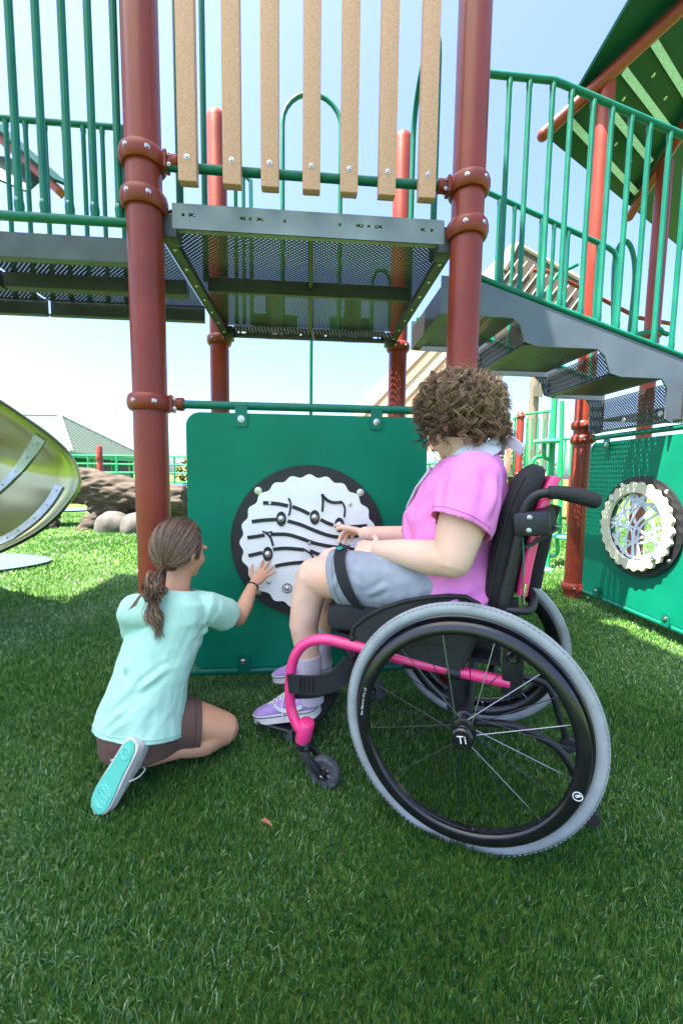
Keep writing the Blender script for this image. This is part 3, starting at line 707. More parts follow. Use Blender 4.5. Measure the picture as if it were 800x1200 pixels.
# --- ribbed shelter far behind the tower
rs_ = thing('ribbed_shelter', 'peach ribbed shelter roof with dark slatted underside rising behind the panel', 'shelter', (2.0, 6.5, 0))
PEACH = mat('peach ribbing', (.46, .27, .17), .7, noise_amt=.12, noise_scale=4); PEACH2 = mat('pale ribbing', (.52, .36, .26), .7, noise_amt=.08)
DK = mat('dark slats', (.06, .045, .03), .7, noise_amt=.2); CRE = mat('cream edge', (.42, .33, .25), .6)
pA, pB = dep(425, 478, 8.2), dep(606, 288, 8.2); fwd = V((.25, 1.0, 0)).normalized()*2.2
e_ = (pB-pA)
n_ = e_.cross(fwd).normalized()
for k in range(9):
    t0 = k/9
    dn = V((.62, 0, -.42))*(k*.26)
    p, q = pA+dn, pB+dn+V((0, 0, 0))
    s_ = MB().sweep([p-e_*.05, q], [(-.125, -.02), (.125, -.02), (.125, .02), (-.125, .02)], up=(0, -1, .2)).build('rib', PEACH if k % 2 else PEACH2, rs_)
cs = [dep(604, 288, 8.1), dep(676, 328, 8.1), dep(680, 420, 8.1), dep(560, 420, 8.1), dep(590, 318, 8.1)]
X_ = V(CR); Y_ = V(CU)
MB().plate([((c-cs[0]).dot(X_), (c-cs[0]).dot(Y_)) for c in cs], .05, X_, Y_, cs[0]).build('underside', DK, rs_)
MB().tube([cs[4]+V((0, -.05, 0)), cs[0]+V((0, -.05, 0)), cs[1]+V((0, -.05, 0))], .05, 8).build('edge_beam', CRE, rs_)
for k in range(11):
    a, b = dep(600+k*8.5, 298+k*4.2, 7.98), dep(560+k*8.5, 352+k*4.2, 7.98)
    MB().tube([a, b], .014, 6).build('slat', CRE, rs_)
for x in (6.0,): pass
for px_ in (470, 640):
    b_ = dep(px_, 470, 8.6); MB().tube([(b_.x, b_.y, 0), (b_.x, b_.y, 2.4)], .06, 12).build('column', CRE, rs_)

# --- green roofed shelter far left seen between the balusters
gs = thing('roof_shelter', 'green gabled roof with red eave beam beyond the walkway rail', 'shelter', (-6, 5.4, 0))
r0, r1 = dep(-60, 108, 6.2), dep(72, 226, 6.2)
d = (r1-r0)
MB().sweep([r0-d*.3, r1], [(-.06, -.07), (.06, -.07), (.06, .07), (-.06, .07)], up=(0, -1, 0)).build('eave_beam', RED, gs)
MB().sweep([r0-d*.3+V((0, 0, .14)), r1+V((.02, 0, .14))], [(-.14, -.02), (.14, -.02), (.14, .02), (-.14, .02)], up=(0, -.3, 1)).build('roof_sheet', ROOFM, gs)
u0, u1, u2 = dep(-60, 190, 6.3), dep(0, 196, 6.3), dep(44, 214, 6.3)
MB().sweep([u0, u1, u2], [(-.25, -.02), (.25, -.02), (.25, .02), (-.25, .02)], up=(0, -1, .5)).build('roof_sheet', ROOFM, gs)
for x in (-7.8, -6.2): post(gs, x, 5.2, 0, 4.2, dome=False)

# --- stainless tube slide
sldm = mat('polished stainless', (.32, .33, .17), .2, metal=1, noise_amt=.12, noise_scale=3, bump=.06, bump_scale=5)  # yellow-green of the reflected turf is tinted into the metal colour
bandm = mat('brushed flange', (.46, .52, .57), .4, metal=.6, noise_amt=.12, noise_scale=14)
tsl = thing('tube_slide', 'polished stainless tube slide with riveted seam flanges', 'slide', (-1.6, .5, 0))
# mouth outline traced on a plane that faces right and towards the viewer
mc = dep(-18, 560, 2.0); mn = V((.62, -.78, .05)).normalized()
ms = V((0, 0, 1)).cross(mn).normalized(); mu = mn.cross(ms)
rimpx = [(-120, 410), (-60, 436), (0, 472), (30, 492), (58, 512), (80, 533), (91, 555), (90, 572), (78, 590), (62, 608), (38, 626), (0, 645), (-60, 668), (-120, 680)]
rim = bez([onpl(x, y, mc, mn) for x, y in rimpx], 4)
ax_ = V((-.86, .42, .06)).normalized()
rows = []
for k, (t, sc) in enumerate(((0, 1.0), (.05, .96), (.14, .93), (.4, .92), (.8, .90), (1.4, .84), (2.0, .7), (2.3, .4), (2.35, .02))):
    ctr = mc+ax_*t+V((0, 0, .12*t*t))
    rows.append([ctr+(p-mc)*sc for p in rim])
vs_ = [p for r in rows for p in r]; nn = len(rim)
fs_ = [(i*nn+j, i*nn+j+1, (i+1)*nn+j+1, (i+1)*nn+j) for i in range(len(rows)-1) for j in range(nn-1)]
sh_ = obj('shell', MB().add(vs_, fs_).mesh('shell', 60), sldm, tsl); md = sh_.modifiers.new('t', 'SOLIDIFY'); md.thickness = .012; md.offset = 0
MB().tube(rim, .016, 10).build('lip', sldm, tsl)
def band(px_, name, up):
    from mathutils.bvhtree import BVHTree
    tree = BVHTree.FromPolygons([V(p) for p in vs_], fs_); c0 = V(CAM); pts0 = []; nr = []
    for q in bez([V((x, y, 0)) for x, y in px_], 5):
        d = V(ray(q.x, q.y)).normalized(); hit, nn_, _, _ = tree.ray_cast(c0, d)
        if hit is None: continue
        if nn_.dot(d) > 0: nn_ = -nn_
        pts0.append(hit+nn_*.012); nr.append(nn_)
    pts = pts0
    w = .029
    b = MB().sweep(pts, [(-w, -.004), (w, -.004), (w, .004), (-w, .004)], up=lambda i: nr[i]).build(name, bandm, tsl)
    for k in range(2, len(pts)-1, 4): bolt(b, pts[k]+nr[k]*.005, nr[k], .008)
band([(49, 511), (38, 530), (22, 553), (0, 575), (-40, 603), (-90, 628)], 'seam_flange', mn)
band([(72, 570), (60, 590), (42, 610), (18, 628), (0, 637), (-50, 658)], 'seam_flange', mn)
for y in (1.0,): MB().tube([(-2.2, .75, 0), (-2.2, .75, .62)], .04, 12).build('support_leg', sldm, tsl)

# --- hollow climbing log and boulders
def rock_obj(name, c, ax, seed, material, label, cat, group, amp=.12, vox=.03):
    mb = MB().ell(c, ax, seg=24, rings=16)
    me = remesh(mb, vox, 2, name=name)
    displace(me, lambda p, n: amp*min(ax)*(noise.noise(p*3.1+V((seed, 0, 0)))*1.4+.5*noise.noise(p*8+V((0, seed, 0)))))
    o = obj(name, me, material); tag(o, label, cat, group); return o
ROCK = mat('pale boulder', (.055, .052, .047), .85, col2=(.115, .11, .098), noise_scale=7, bump=.5, bump_scale=40)
rock_obj('boulder', (-2.50, 4.95, .07), (.29, .22, .25), 3.3, ROCK, 'low pale grey boulder on the turf in front of the hollow log', 'boulder', None)
rock_obj('boulder', (-2.10, 4.85, .08), (.24, .22, .25), 8.1, ROCK, 'pale boulder beside the red post with a round top', 'boulder', None)
lg = MB()
lg.loft([(V((-4.05, 5.75, .72)), V((0, .20, .12)), V((.03, -.06, .26))), (V((-3.7, 5.65, .72)), V((0, .30, 0)), V((0, 0, .34))), (V((-3.1, 5.5, .70)), V((0, .30, 0)), V((0, 0, .30))), (V((-2.4, 5.3, .60)), V((0, .28, 0)), V((0, 0, .27))), (V((-1.4, 5.1, .48)), V((0, .26, 0)), V((0, 0, .25)))], 20)
lg.limb([(-3.75, 5.6, .6), (-3.88, 5.5, .2), (-3.75, 5.32, -.02)], [.28, .2, .19]); lg.limb([(-4.0, 5.7, .35), (-4.4, 5.6, .05)], [.28, .2])
lg.limb([(-2.95, 5.45, .55), (-2.92, 5.35, .2), (-3.05, 5.2, -.02)], [.22, .13, .13]); lg.limb([(-2.6, 5.4, .5), (-2.5, 5.4, .0)], [.25, .22])
lg.limb([(-1.6, 5.2, .4), (-1.5, 5.2, 0)], [.24, .22])
lgm = remesh(lg, .022, 3, name='hollow_log')
displace(lgm, lambda p, n: .045*noise.noise(V((p.x*3.0, p.y*9, p.z*12)))+.03*noise.noise(V((p.x*7, p.y*18, p.z*22))))
lo_ = obj('hollow_log', lgm, mat('weathered bark', (.018, .012, .008), .85, col2=(.085, .062, .047), noise_scale=4, bump=.8, bump_scale=14, stretch=(1, 5, 6)))
tag(lo_, 'hollow brown climbing log with ribbed bark arching over the turf', 'log')

# --- building with green hip roof
bd = thing('building', 'low cream building with pale green hip roof', 'building', (-18, 24, 0))
BW = mat('cream wall', (.40, .34, .20), .8, noise_amt=.06); BR = mat('pale green metal roof', (.046, .076, .062), .8, noise_amt=.08, noise_scale=2); RIDGE = mat('pale ridge cap', (.34, .37, .37), .5)
K = dep(84, 530.5, 22); Rn = dep(176, 538, 31); ez = K.z; Rn.z = ez
wdir = V((Rn.x-K.x, Rn.y-K.y, 0)).normalized(); ldir = V((-wdir.y, wdir.x, 0)); Ln = K+ldir*12
AP = dep(70, 487, 26.5); AL = AP+ldir*6
bk1 = Rn+ldir*12
rf = MB().add([K, Rn, bk1, Ln, AP, AL], [(0, 1, 4), (1, 2, 5, 4), (2, 3, 5), (3, 0, 4, 5), (3, 2, 1, 0)]).build('roof', BR, bd, 10)
for p, q in ((K, AP), (AP, AL), (Rn, AP)): MB().tube([p+V((0, 0, .05)), q+V((0, 0, .05))], .13, 8).build('ridge_cap', RIDGE, rf)
for k in range(1, 22):
    t = k/22; p = K.lerp(Rn, t); f_ = min(t/.42, (1-t)/.58)
    tq = p+((AP-K)-(Rn-K)*.42)*f_
    MB().tube([p+V((0, 0, .04)), tq+V((0, 0, .04))], .028, 5).build('roof_seam', BR, rf)
wz = ez-.05; ins = .9; k0 = K+wdir*ins+ldir*ins; k1 = Rn-wdir*ins+ldir*ins; k2 = k1+ldir*10; k3 = k0+ldir*10
MB().add([V((p.x, p.y, z)) for z in (0, wz) for p in (k0, k1, k2, k3)], [(0, 1, 5, 4), (1, 2, 6, 5), (2, 3, 7, 6), (3, 0, 4, 7)]).build('wall', BW, bd, 10)
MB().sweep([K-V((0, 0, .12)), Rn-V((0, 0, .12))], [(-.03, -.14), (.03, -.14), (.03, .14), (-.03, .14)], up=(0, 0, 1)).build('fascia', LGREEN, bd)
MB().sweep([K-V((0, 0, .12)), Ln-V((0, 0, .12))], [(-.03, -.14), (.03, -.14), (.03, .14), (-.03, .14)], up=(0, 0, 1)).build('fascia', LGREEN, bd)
nout = -ldir; az = math.atan2(wdir.y, wdir.x)
for t in (.02, .25, .5, .75, .97): p = K.lerp(Rn, t)+ldir*.25; MB().box((p.x, p.y, ez/2-.1), (.16, .16, ez-.2)).build('porch_post', LGREEN, bd)
pd = k0.lerp(k1, .16)+nout*.05
MB().box((pd.x, pd.y, 1.08), (1.3, .06, 2.2), rz=az).build('door_frame', LGREEN, bd)
dr = MB().box((pd.x+nout.x*.05, pd.y+nout.y*.05, 1.02), (1.1, .06, 2.04), rz=az, bev=.01).build('door', mat('dark green door', (.01, .12, .05), .5), bd)
for t in (.5, .8):
    p = k0.lerp(k1, t)+nout*.05; w_ = MB().box((p.x, p.y, 1.45), (1.4, .06, 1.0), rz=az).build('window', LGREEN, bd); MB().box((p.x+nout.x*.04, p.y+nout.y*.04, 1.45), (1.2, .03, .8), rz=az).build('pane', mat('dark glass', (.03, .05, .06), .1), w_)

# --- ramp railing far left
fn = thing('ramp_railing', 'bright green ramp railing in front of the cream building', 'railing', (-5, 13, 0))
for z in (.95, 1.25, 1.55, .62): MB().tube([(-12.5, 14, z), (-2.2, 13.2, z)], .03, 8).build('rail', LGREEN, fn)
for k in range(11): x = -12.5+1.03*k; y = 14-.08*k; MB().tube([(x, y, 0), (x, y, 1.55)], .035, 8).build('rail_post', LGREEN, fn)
dk = thing('transfer_deck', 'low blue walled deck with dark top edge under the ramp railing', 'deck', (-4, 12, 0))
MB().box((-6.2, 12.6, .52), (8.6, 1.2, .10)).build('deck_edge', mat('dark blue edge', (.02, .05, .10), .5), dk)
MB().box((-6.2, 12.7, .24), (8.2, .9, .46)).build('skirt', mat('blue skirt', (.10, .22, .45), .6), dk)
for k in range(9): MB().tube([(-10.4+k*1.05, 11.98, 0), (-10.4+k*1.05, 11.98, .5)], .03, 8).build('leg', mat('dark blue edge', (.02, .05, .10), .5), dk)
fp = thing('marker_post', 'slim dark red post standing behind the hollow log', 'post', (-5.2, 9.0, 0)); q = on(118, 560, 'y', 9.0)
MB().lathe([(.07, 0), (.07, 1.55), (.05, 1.6), (.01, 1.62)], (q.x, 9.0, 0), (0, 0, 1), 16).build('shaft', RED, fp); MB().torus((q.x, 9.0, 1.3), (0, 0, 1), .07, [(0, -.03), (.02, -.03), (.02, .03), (0, .03)], 20).build('collar', RED, fp)

# --- play platform in the right background
bp_ = thing('climbing_platform', 'far play platform with pale deck edge, green railings and red post', 'play platform', (2.9, 6.0, 0))
yb = 5.6
pq = on(608, 520, 'y', yb)
post(bp_, pq.x, yb, 0, on(608, 486, 'y', yb).z, r=.065); collar(bp_.children[0], pq.x, yb, on(608, 488, 'y', yb).z); collar(bp_.children[0], pq.x, yb, on(608, 556, 'y', yb).z)
dz = on(640, 556, 'y', yb).z
MB().box((3.3, yb+.55, dz), (3.6, 1.1, .10)).build('deck_edge', mat('pale deck edge', (.50, .48, .44), .6), bp_)
for a, b in (((596, 494), (606, 488)), ((611, 486), (645, 482)), ((560, 505), (600, 492)), ((640, 516), (700, 512)), ((480, 545), (560, 540))):
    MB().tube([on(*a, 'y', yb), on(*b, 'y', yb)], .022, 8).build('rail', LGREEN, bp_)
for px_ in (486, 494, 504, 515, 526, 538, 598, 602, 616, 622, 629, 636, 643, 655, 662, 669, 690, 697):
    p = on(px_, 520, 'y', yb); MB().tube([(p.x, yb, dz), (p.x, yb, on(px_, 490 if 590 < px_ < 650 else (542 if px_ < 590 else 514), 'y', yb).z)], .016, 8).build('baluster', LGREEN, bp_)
for px_ in (600, 672, 690): p = on(px_, 520, 'y', yb+.9); MB().tube([(p.x, yb+.9, 0), (p.x, yb+.9, dz)], .06, 12).build('leg', RED, bp_)
MB().box((on(594, 520, 'y', yb).x, yb-.05, dz+.5), (.11, .05, 1.0), bev=.01).build('slat', WOOD, bp_)
MB().tube(bez([on(617, 500, 'y', yb-.1), on(617, 540, 'y', yb-.1), on(620, 546, 'y', yb-.1), on(634, 546, 'y', yb-.1)], 4), .018, 8).build('grab_rail', LGREEN, bp_)
MB().box((3.6, 7.2, .22), (1.6, .8, .44)).build('skirt', mat('blue skirt', (.10, .22, .45), .6), bp_)

# --- pod climber
pc = thing('pod_climber', 'green pod climber pole with round step plates on the sunlit turf', 'climber', (2.95, 2.15, 0))
PODM = mat('pod plate', (.10, .55, .42), .5); 
pbx = on(640, 666, 'z', .0); Yc = pbx.y
def pc_on(x, y, o=0): return on(x, y, 'y', Yc+o)
MB().tube([(pbx.x, Yc, 0), pc_on(650, 455)], .028, 14).build('pole', LGREEN, pc)
for (x, y), o in (((631, 667), -.05), ((657, 629), .1), ((640, 518), 0)):
    p = pc_on(x, y, o); MB().lathe([(.115, -.012), (.125, 0), (.125, .012), (.11, .02), (.01, .022)], p, (0, 0, 1), 24).build('step_plate', PODM, pc)
MB().tube(bez([pc_on(652, 632, .1), pc_on(653, 645, .1), pc_on(650, 651, .1), pc_on(643, 652)], 4), .02, 8).build('step_arm', LGREEN, pc)
MB().tube(bez([pc_on(637, 520), pc_on(637, 534), pc_on(641, 538), pc_on(648, 538)], 4), .02, 8).build('step_arm', LGREEN, pc)
p2 = on(656, 660, 'z', 0)
MB().tube([pc_on(658, 470, .25), pc_on(655, 632, .25)], .022, 10).build('side_pole', LGREEN, pc)
MB().tube(bez([pc_on(621, 560, .2), pc_on(622, 545, .2), pc_on(628, 536, .2), pc_on(638, 535, .2)], 4), .018, 8).build('step_arm', LGREEN, pc)
for y in (594, 617): MB().tube([pc_on(644, y), pc_on(657, y, .25)], .016, 8).build('rung', LGREEN, pc)

# --- utility pole
up_ = thing('utility_pole', 'tall weathered timber pole behind the far platform', 'pole', (9, 24, 0)); q = on(620, 560, 'y', 18)
MB().lathe([(.27, 0), (.22, 6.0), (.01, 6.02)], (q.x, 18, 0), (0, 0, 1), 14).build('shaft', mat('grey timber', (.16, .13, .10), .9, noise_amt=.3, bump=.5, stretch=(8, 8, .6)), up_)
MB().box((q.x, 17.7, 5.2), (.5, .1, .5)).build('crossarm', mat('grey timber', (.16, .13, .10)), up_)

# --- shrubs and trees along the far edge
def shrub(name, c, rx, rz_, n, seed, col, label, cat, group, leaf=.16):
    rnd = random.Random(seed); r = thing(name, label, cat, (c[0], c[1], 0), group)
    mb = MB()
    for k in range(n):
        while True:
            d = V((rnd.uniform(-1, 1), rnd.uniform(-1, 1), rnd.uniform(-1, 1)))
            if .25 < d.length < 1: break
        lump = .78+.3*noise.noise(d*2.5+V((seed, 0, 0)))
        p = V((c[0]+d.x*rx*lump, c[1]+d.y*rx*.8*lump, c[2]+d.z*rz_*lump))
        a = V((rnd.uniform(-1, 1), rnd.uniform(-1, 1), rnd.uniform(-1, 1))).normalized(); b = a.orthogonal().normalized(); l = leaf*rnd.uniform(.6, 1.3)
        mb.add([p-a*l, p+b*l*.45, p+a*l, p-b*l*.45], [(0, 1, 2, 3)])
    o = obj('crown', mb.mesh('crown', None), mat('foliage %d' % col, ((.09, .13, .03), (.05, .10, .025), (.14, .14, .04))[col], .6, noise_amt=.35, noise_scale=1.5), r)
    MB().limb([(c[0], c[1], 0), (c[0]+.1, c[1], c[2])], [.12, .05], 8).build('trunk', mat('trunk bark', (.10, .07, .05), .9), r)
for i, (x, y, z, rx, rz_, col) in enumerate(((-6.2, 24, 1.1, 1.9, 1.2, 2), (-3.0, 26, 1.2, 1.8, 1.3, 0), (9.5, 22, 1.4, 1.9, 1.5, 2), (12.5, 24, 1.6, 2.2, 1.8, 1), (6.5, 27, 1.3, 2.0, 1.4, 0), (16, 26, 1.8, 2.4, 2.0, 1))):
    shrub('shrub', (x, y, z), rx, rz_, 1300, i*3.1, col, ('dry yellow green shrub far behind the railing beside the building', 'bright green shrub far behind the music panel', 'yellow green shrub behind the far platform railing', 'dark green bushy shrub far behind the right stairs', 'leafy green shrub beyond the far platform', 'tall dark green shrub at the far right edge')[i], 'shrub', 'shrubs along the far edge')
# ================================================================== WHEELCHAIR (local frame: u forward, v to the rider's left = towards the viewer, z up)
WM = V((1.13506505, -.48322402, 0)); WF = V((-.89715957, .44170659, 0)); WL = V((-.44170659, -.89715957, 0))
WRZ = math.atan2(WF.y, WF.x)
def cl(x, y, v):
    p = onpl(x, y, tuple(WM+WL*v), tuple(WL)); d = p-WM
    return V((d.dot(WF), v, p.z))
def w2l(p): d = V(p)-WM; return V((d.dot(WF), d.dot(WL), V(p).z))
def mir(pts): return [V((p[0], -p[1], p[2])) for p in pts]
PINK = mat('hot pink frame paint', (.85, .045, .22), .28, noise_amt=.06, noise_scale=8, coat=.5)
CLOTHB = mat('black upholstery', (.012, .013, .016), .8, noise_amt=.3, noise_scale=40, bump=.4, bump_scale=500)
MESHB = mat('black mesh fabric', (.02, .021, .025), .85, noise_amt=.4, noise_scale=300, bump=.5, bump_scale=700)
ANOD = mat('anodised bracket', (.035, .035, .045), .4, metal=.6, noise_amt=.2)
TYRE = mat('grey tyre', (.31, .335, .345), .65, noise_amt=.24, noise_scale=11, detail=8, bump=.15, bump_scale=160)
SPK = mat('spoke steel', (.30, .30, .31), .35, metal=1)
CHROME = mat('bright metal', (.7, .7, .7), .2, metal=1)
WTXT = mat('white print', (.8, .8, .8), .5)
wc = thing('wheelchair', 'manual wheelchair with hot pink frame and grey tyred spoked wheels', 'wheelchair', WM, rz=WRZ, local=True)
CMB = .0563; RW = .3139
def wheel(sg):
    c = V((0, .2725*sg, RW*math.cos(CMB)-.012)); ax = V((0, sg*math.cos(CMB), math.sin(CMB)))
    upw = V((0, -sg*math.sin(CMB), math.cos(CMB)))
    def P(phi, r, a=0): return c+V((1, 0, 0))*(r*math.cos(phi))+upw*(r*math.sin(phi))+ax*a
    def ring(R, prof, seg=96):
        k = len(prof); vs = [P(2*PI*i/seg, R+a, b) for i in range(seg) for a, b in prof]
        fs = [(i*k+q, i*k+(q+1) % k, ((i+1) % seg)*k+(q+1) % k, ((i+1) % seg)*k+q) for i in range(seg) for q in range(k)]
        return MB().add(vs, fs)
    rim = ring(.2735, [(-.017, -.006), (-.012, -.010), (.006, -.0125), (.010, -.010), (.010, .010), (.006, .0125), (-.012, .010), (-.017, .006)]).build('rear_wheel', BLKG, wc)
    rt = .0170
    tp = [(rt*.98*math.cos(a), rt*.82*math.sin(a)) for a in [2*PI*q/16 for q in range(16)]]
    ty = ring(RW-rt, tp, 120).build('tyre', TYRE, rim)
    tr = MB()                                                   # fine tread blocks round the crown
    for i in range(150):
        for s_ in (-1, 1):
            a = 2*PI*(i+.25*s_)/150
            q = [P(a-.012, RW-.0022, s_*.004), P(a+.012, RW-.0022, s_*.004), P(a+.012, RW-.005, s_*.012), P(a-.012, RW-.005, s_*.012)]
            w = [P(a-.011, RW-.0008, s_*.0042), P(a+.011, RW-.0008, s_*.0042), P(a+.011, RW-.0036, s_*.0122), P(a-.011, RW-.0036, s_*.0122)]
            tr.add(q+w, [(4, 5, 6, 7), (0, 1, 5, 4), (1, 2, 6, 5), (2, 3, 7, 6), (3, 0, 4, 7)])
    tr.build('tread', TYRE, rim, None)
    hp = [(.0165*math.cos(a)+.003*math.cos(2*a), .0105*math.sin(a)) for a in [2*PI*q/16 for q in range(16)]]
    hr = ring(.2535, [(a, b+.032) for a, b in hp]).build('handrim', BLKG, rim)
    for k in range(6):
        a = .3+2*PI*k/6; MB().tube([P(a, .262, .006), P(a, .2535, .028)], .004, 6).build('handrim_tab', ANOD, rim)
    hub = MB()
    hub.lathe([(.012, -.045), (.016, -.04), (.016, -.03), (.027, -.028), (.027, -.022), (.015, -.018), (.015, .012), (.029, .016), (.030, .024), (.017, .027), (.017, .052), (.026, .054), (.026, .062), (.022, .066), (.001, .0665)], c, ax, 28)
    h = hub.build('hub', BLKG, rim)
    MB().lathe([(.0178, .034), (.0182, .036), (.0182, .046), (.0178, .048)], c, ax, 24).build('hub_band', CHROME, rim)
    for k in range(24):
        a = 2*PI*k/24; side = (.020 if k % 2 else -.025); off = (.55 if k % 4 < 2 else -.55)
        MB().tube([P(a-off, .026, side), P(a, .262, side*.12)], .00135, 5, caps=False).build('spoke', SPK if k % 2 else ANOD, rim)
    # valve and print
    MB().tube([P(-PI*.54, .258), P(-PI*.54, .236)], .003, 6).build('valve', CHROME, rim)
    if sg > 0:
        t = MB(); s_ = 'The Natural-Fit LT'
        for i, ch in enumerate(s_):
            if ch == ' ': continue
            ph = -.035+i*.0165; o = P(ph, .2565, .0435+.0005)
            put_text(t, ch, .0085, o, V((1, 0, 0))*-math.sin(ph)+upw*math.cos(ph), V((1, 0, 0))*math.cos(ph)+upw*math.sin(ph))
        t.build('rim_lettering', WTXT, rim)
        t = MB(); put_text(t, 'Ti', .027, c+ax*.0672, V((-.97, 0, 0))+upw*.2, upw*.97+V((.2, 0, 0))); t.build('hub_lettering', WTXT, rim)
        ph = math.radians(-163); o = P(ph, .2575, .0435)
        lg_ = MB().torus(o, ax, .0095, [(-.0009, 0), (.0009, 0), (.0009, .0008), (-.0009, .0008)], 28)
        lg_.add([P(ph+.012, .254, .0442), P(ph+.018, .256, .0442), P(ph-.016, .2645, .0442), P(ph-.022, .262, .0442)], [(0, 1, 2, 3)])
        lg_.add([P(ph+.002, .2515, .0442), P(ph+.008, .2535, .0442), P(ph-.024, .2615, .0442), P(ph-.026, .259, .0442)], [(0, 1, 2, 3)])
        lg_.build('rim_emblem', WTXT, rim)
wheel(1); wheel(-1)
# side frames
near = [cl(597, 800, .19), cl(560, 792, .19), cl(520, 783, .19), cl(480, 775, .195), cl(430, 761, .205), cl(400, 753, .215), cl(378, 749, .225), cl(358, 754, .23), cl(345, 770, .235), cl(340, 795, .24), cl(340, 825, .245), cl(346, 845, .25), cl(354, 858, .252)]
for s_ in (1, -1):
    pts = near if s_ > 0 else mir(near)
    fo_ = MB().tube(bez(pts, 4), .0158, 16).build('side_frame', PINK, wc)
    for px_, r in ((481, .0185), (531, .0185)):
        i0 = cl(px_-8, 775 if px_ < 500 else 786, .193); i1 = cl(px_+8, 778 if px_ < 500 else 789, .19)
        q = [i0, i1] if s_ > 0 else mir([i0, i1])
        MB().tube(q, r, 14).build('frame_clamp', BLK, fo_)
    e0 = pts[0]
    MB().box((e0.x-.005, e0.y, e0.z+.045), (.05, .026, .15), bev=.006).build('back_hinge', BLK, wc)
    MB().lathe([(.017, -.002), (.017, .015), (.012, .018), (.001, .016)], (e0.x-.003, e0.y+s_*.012, e0.z+.08), (0, s_, 0), 18).build('hinge_knob', BLKG, wc)
    # axle plate
    MB().box((.03, s_*.185, .345), (.045, .016, .12), bev=.004).build('axle_plate', ANOD, wc)
    MB().tube([(.035, s_*.178, .30), (.035, s_*.178, .40)], .006, 8).build('axle_bolt', CHROME, wc)
    # caster
    f0 = pts[-1]; hs = MB().lathe([(.022, -.045), (.024, -.04), (.024, .02), (.02, .026), (.01, .028)], (f0.x-.012, f0.y, f0.z+.015), (-.25, 0, 1), 18).build('caster_housing', PINK, wc)
    cc = V((f0.x-.075, f0.y, .0445))
    MB().lathe([(.018, -.06), (.024, -.055), (.026, -.035), (.018, -.03)], (f0.x-.012, f0.y, f0.z+.01), (-.1, 0, 1), 18).build('caster_stem', BLK, wc)
    fk = MB()
    for q in (-1, 1): fk.sweep([V((f0.x-.008, f0.y+q*.012, f0.z-.035)), V((f0.x-.025, f0.y+q*.021, f0.z-.06)), V((cc.x+.012, cc.y+q*.022, cc.z+.012)), V((cc.x, cc.y+q*.022, cc.z-.006))], [(-.004, -.011), (.004, -.011), (.004, .011), (-.004, .011)], up=(1, 0, .4))
    fk.box((f0.x-.01, f0.y, f0.z-.038), (.04, .046, .016), bev=.004); fk.build('caster_fork', BLK, wc)
    cw = MB().torus(cc, (0, 1, 0), .030, [(-.008, -.009), (.004, -.010), (.012, -.012), (.018, -.009), (.0195, 0), (.018, .009), (.012, .012), (.004, .010), (-.008, .009)], 40).build('caster_wheel', mat('worn caster rubber', (.06, .065, .075), .75, noise_amt=.4, noise_scale=60), wc)
    MB().lathe([(.006, -.02), (.011, -.012), (.011, .012), (.006, .02)], cc, (0, 1, 0), 14).build('caster_hub', ANOD, cw)
    for k in range(5): a = 2*PI*k/5; MB().tube([cc, cc+V((math.cos(a), 0, math.sin(a)))*.026], .0055, 6).build('caster_spoke', mat('dusty caster spoke', (.22, .19, .16), .8), cw)
    MB().lathe([(.006, -.028), (.007, -.026), (.007, .026), (.006, .028)], cc, (0, 1, 0), 10).build('caster_axle', CHROME, cw)
    # back cane and push handle
    cane = [cl(584, 735, .19), cl(588, 712, .19), cl(598, 665, .19), cl(607, 622, .19), cl(611, 602, .19), cl(617, 589, .19), cl(628, 580, .19), cl(645, 577, .19)]
    hnd = [cl(643, 577, .19), cl(660, 578, .19), cl(680, 582, .19), cl(700, 588, .19)]
    if s_ < 0: cane = mir(cane); hnd = mir(hnd)
    cn = MB().tube(bez(cane, 4), .0118, 14).build('back_cane', BLK, wc)
    MB().tube(bez([cane[0], cane[1], cane[2]], 3), .0145, 14).build('cane_sleeve', BLK, cn)
    for k in range(5): MB().lathe([(.0032, 0), (.003, .0012)], cane[1].lerp(cane[2], .1+.2*k)+V((0, s_*.0143, 0)), (0, s_, 0), 10).build('adjust_hole', RUBBER, cn)
    hp_ = bez(hnd, 4); hl = MB().tube([hp_[0]+V((.003, 0, 0))]+hp_+[hp_[-1]+V((-.006, 0, -.001))], [.014, .0165, .017, .0165, .0165, .018, .0185, .019, .0195, .0195, .0195, .019, .0185, .0165, .010], 18).build('push_handle', RUBBER, cn)
    for k in range(5): MB().torus(hp_[2+k*2], (hp_[3+k*2]-hp_[2+k*2])+V((0, .5*s_, .6))*.012, .0185, [(-.001, -.0015), (.0009, 0), (-.001, .0015)], 20).build('grip_ridge', RUBBER, hl)
    b0 = cl(617, 613, .19)
    if s_ < 0: b0.y *= -1
    T = Matrix.Translation(V((b0.x-.010, b0.y, b0.z))) @ Matrix.Rotation(.13, 4, 'Y')
    br_ = MB().box((0, 0, 0), (.085, .036, .062), bev=.012, M=T).build('back_bracket', ANOD, wc)
    for k in (-.016, .016): bolt(br_, V((b0.x-.004, b0.y+s_*.0182, b0.z+k)), (0, s_, 0), .0045)
    bar = MB().sweep([V((b0.x-.035, b0.y*.9, b0.z+.01)), V((b0.x-.06, b0.y*.8, b0.z+.02))], [(-.01, -.025), (.01, -.025), (.01, .025), (-.01, .025)], up=(0, 0, 1)).build('adjust_plate', ANOD, wc)
    MB().sweep([V((b0.x-.07, b0.y*.9, b0.z-.01)), V((b0.x-.015, b0.y*.9, b0.z-.055)), V((b0.x+.03, b0.y*.9, b0.z-.075))], [(-.004, -.008), (.004, -.008), (.004, .008), (-.004, .008)], up=(0, 1, 0)).build('brace', ANOD, wc)
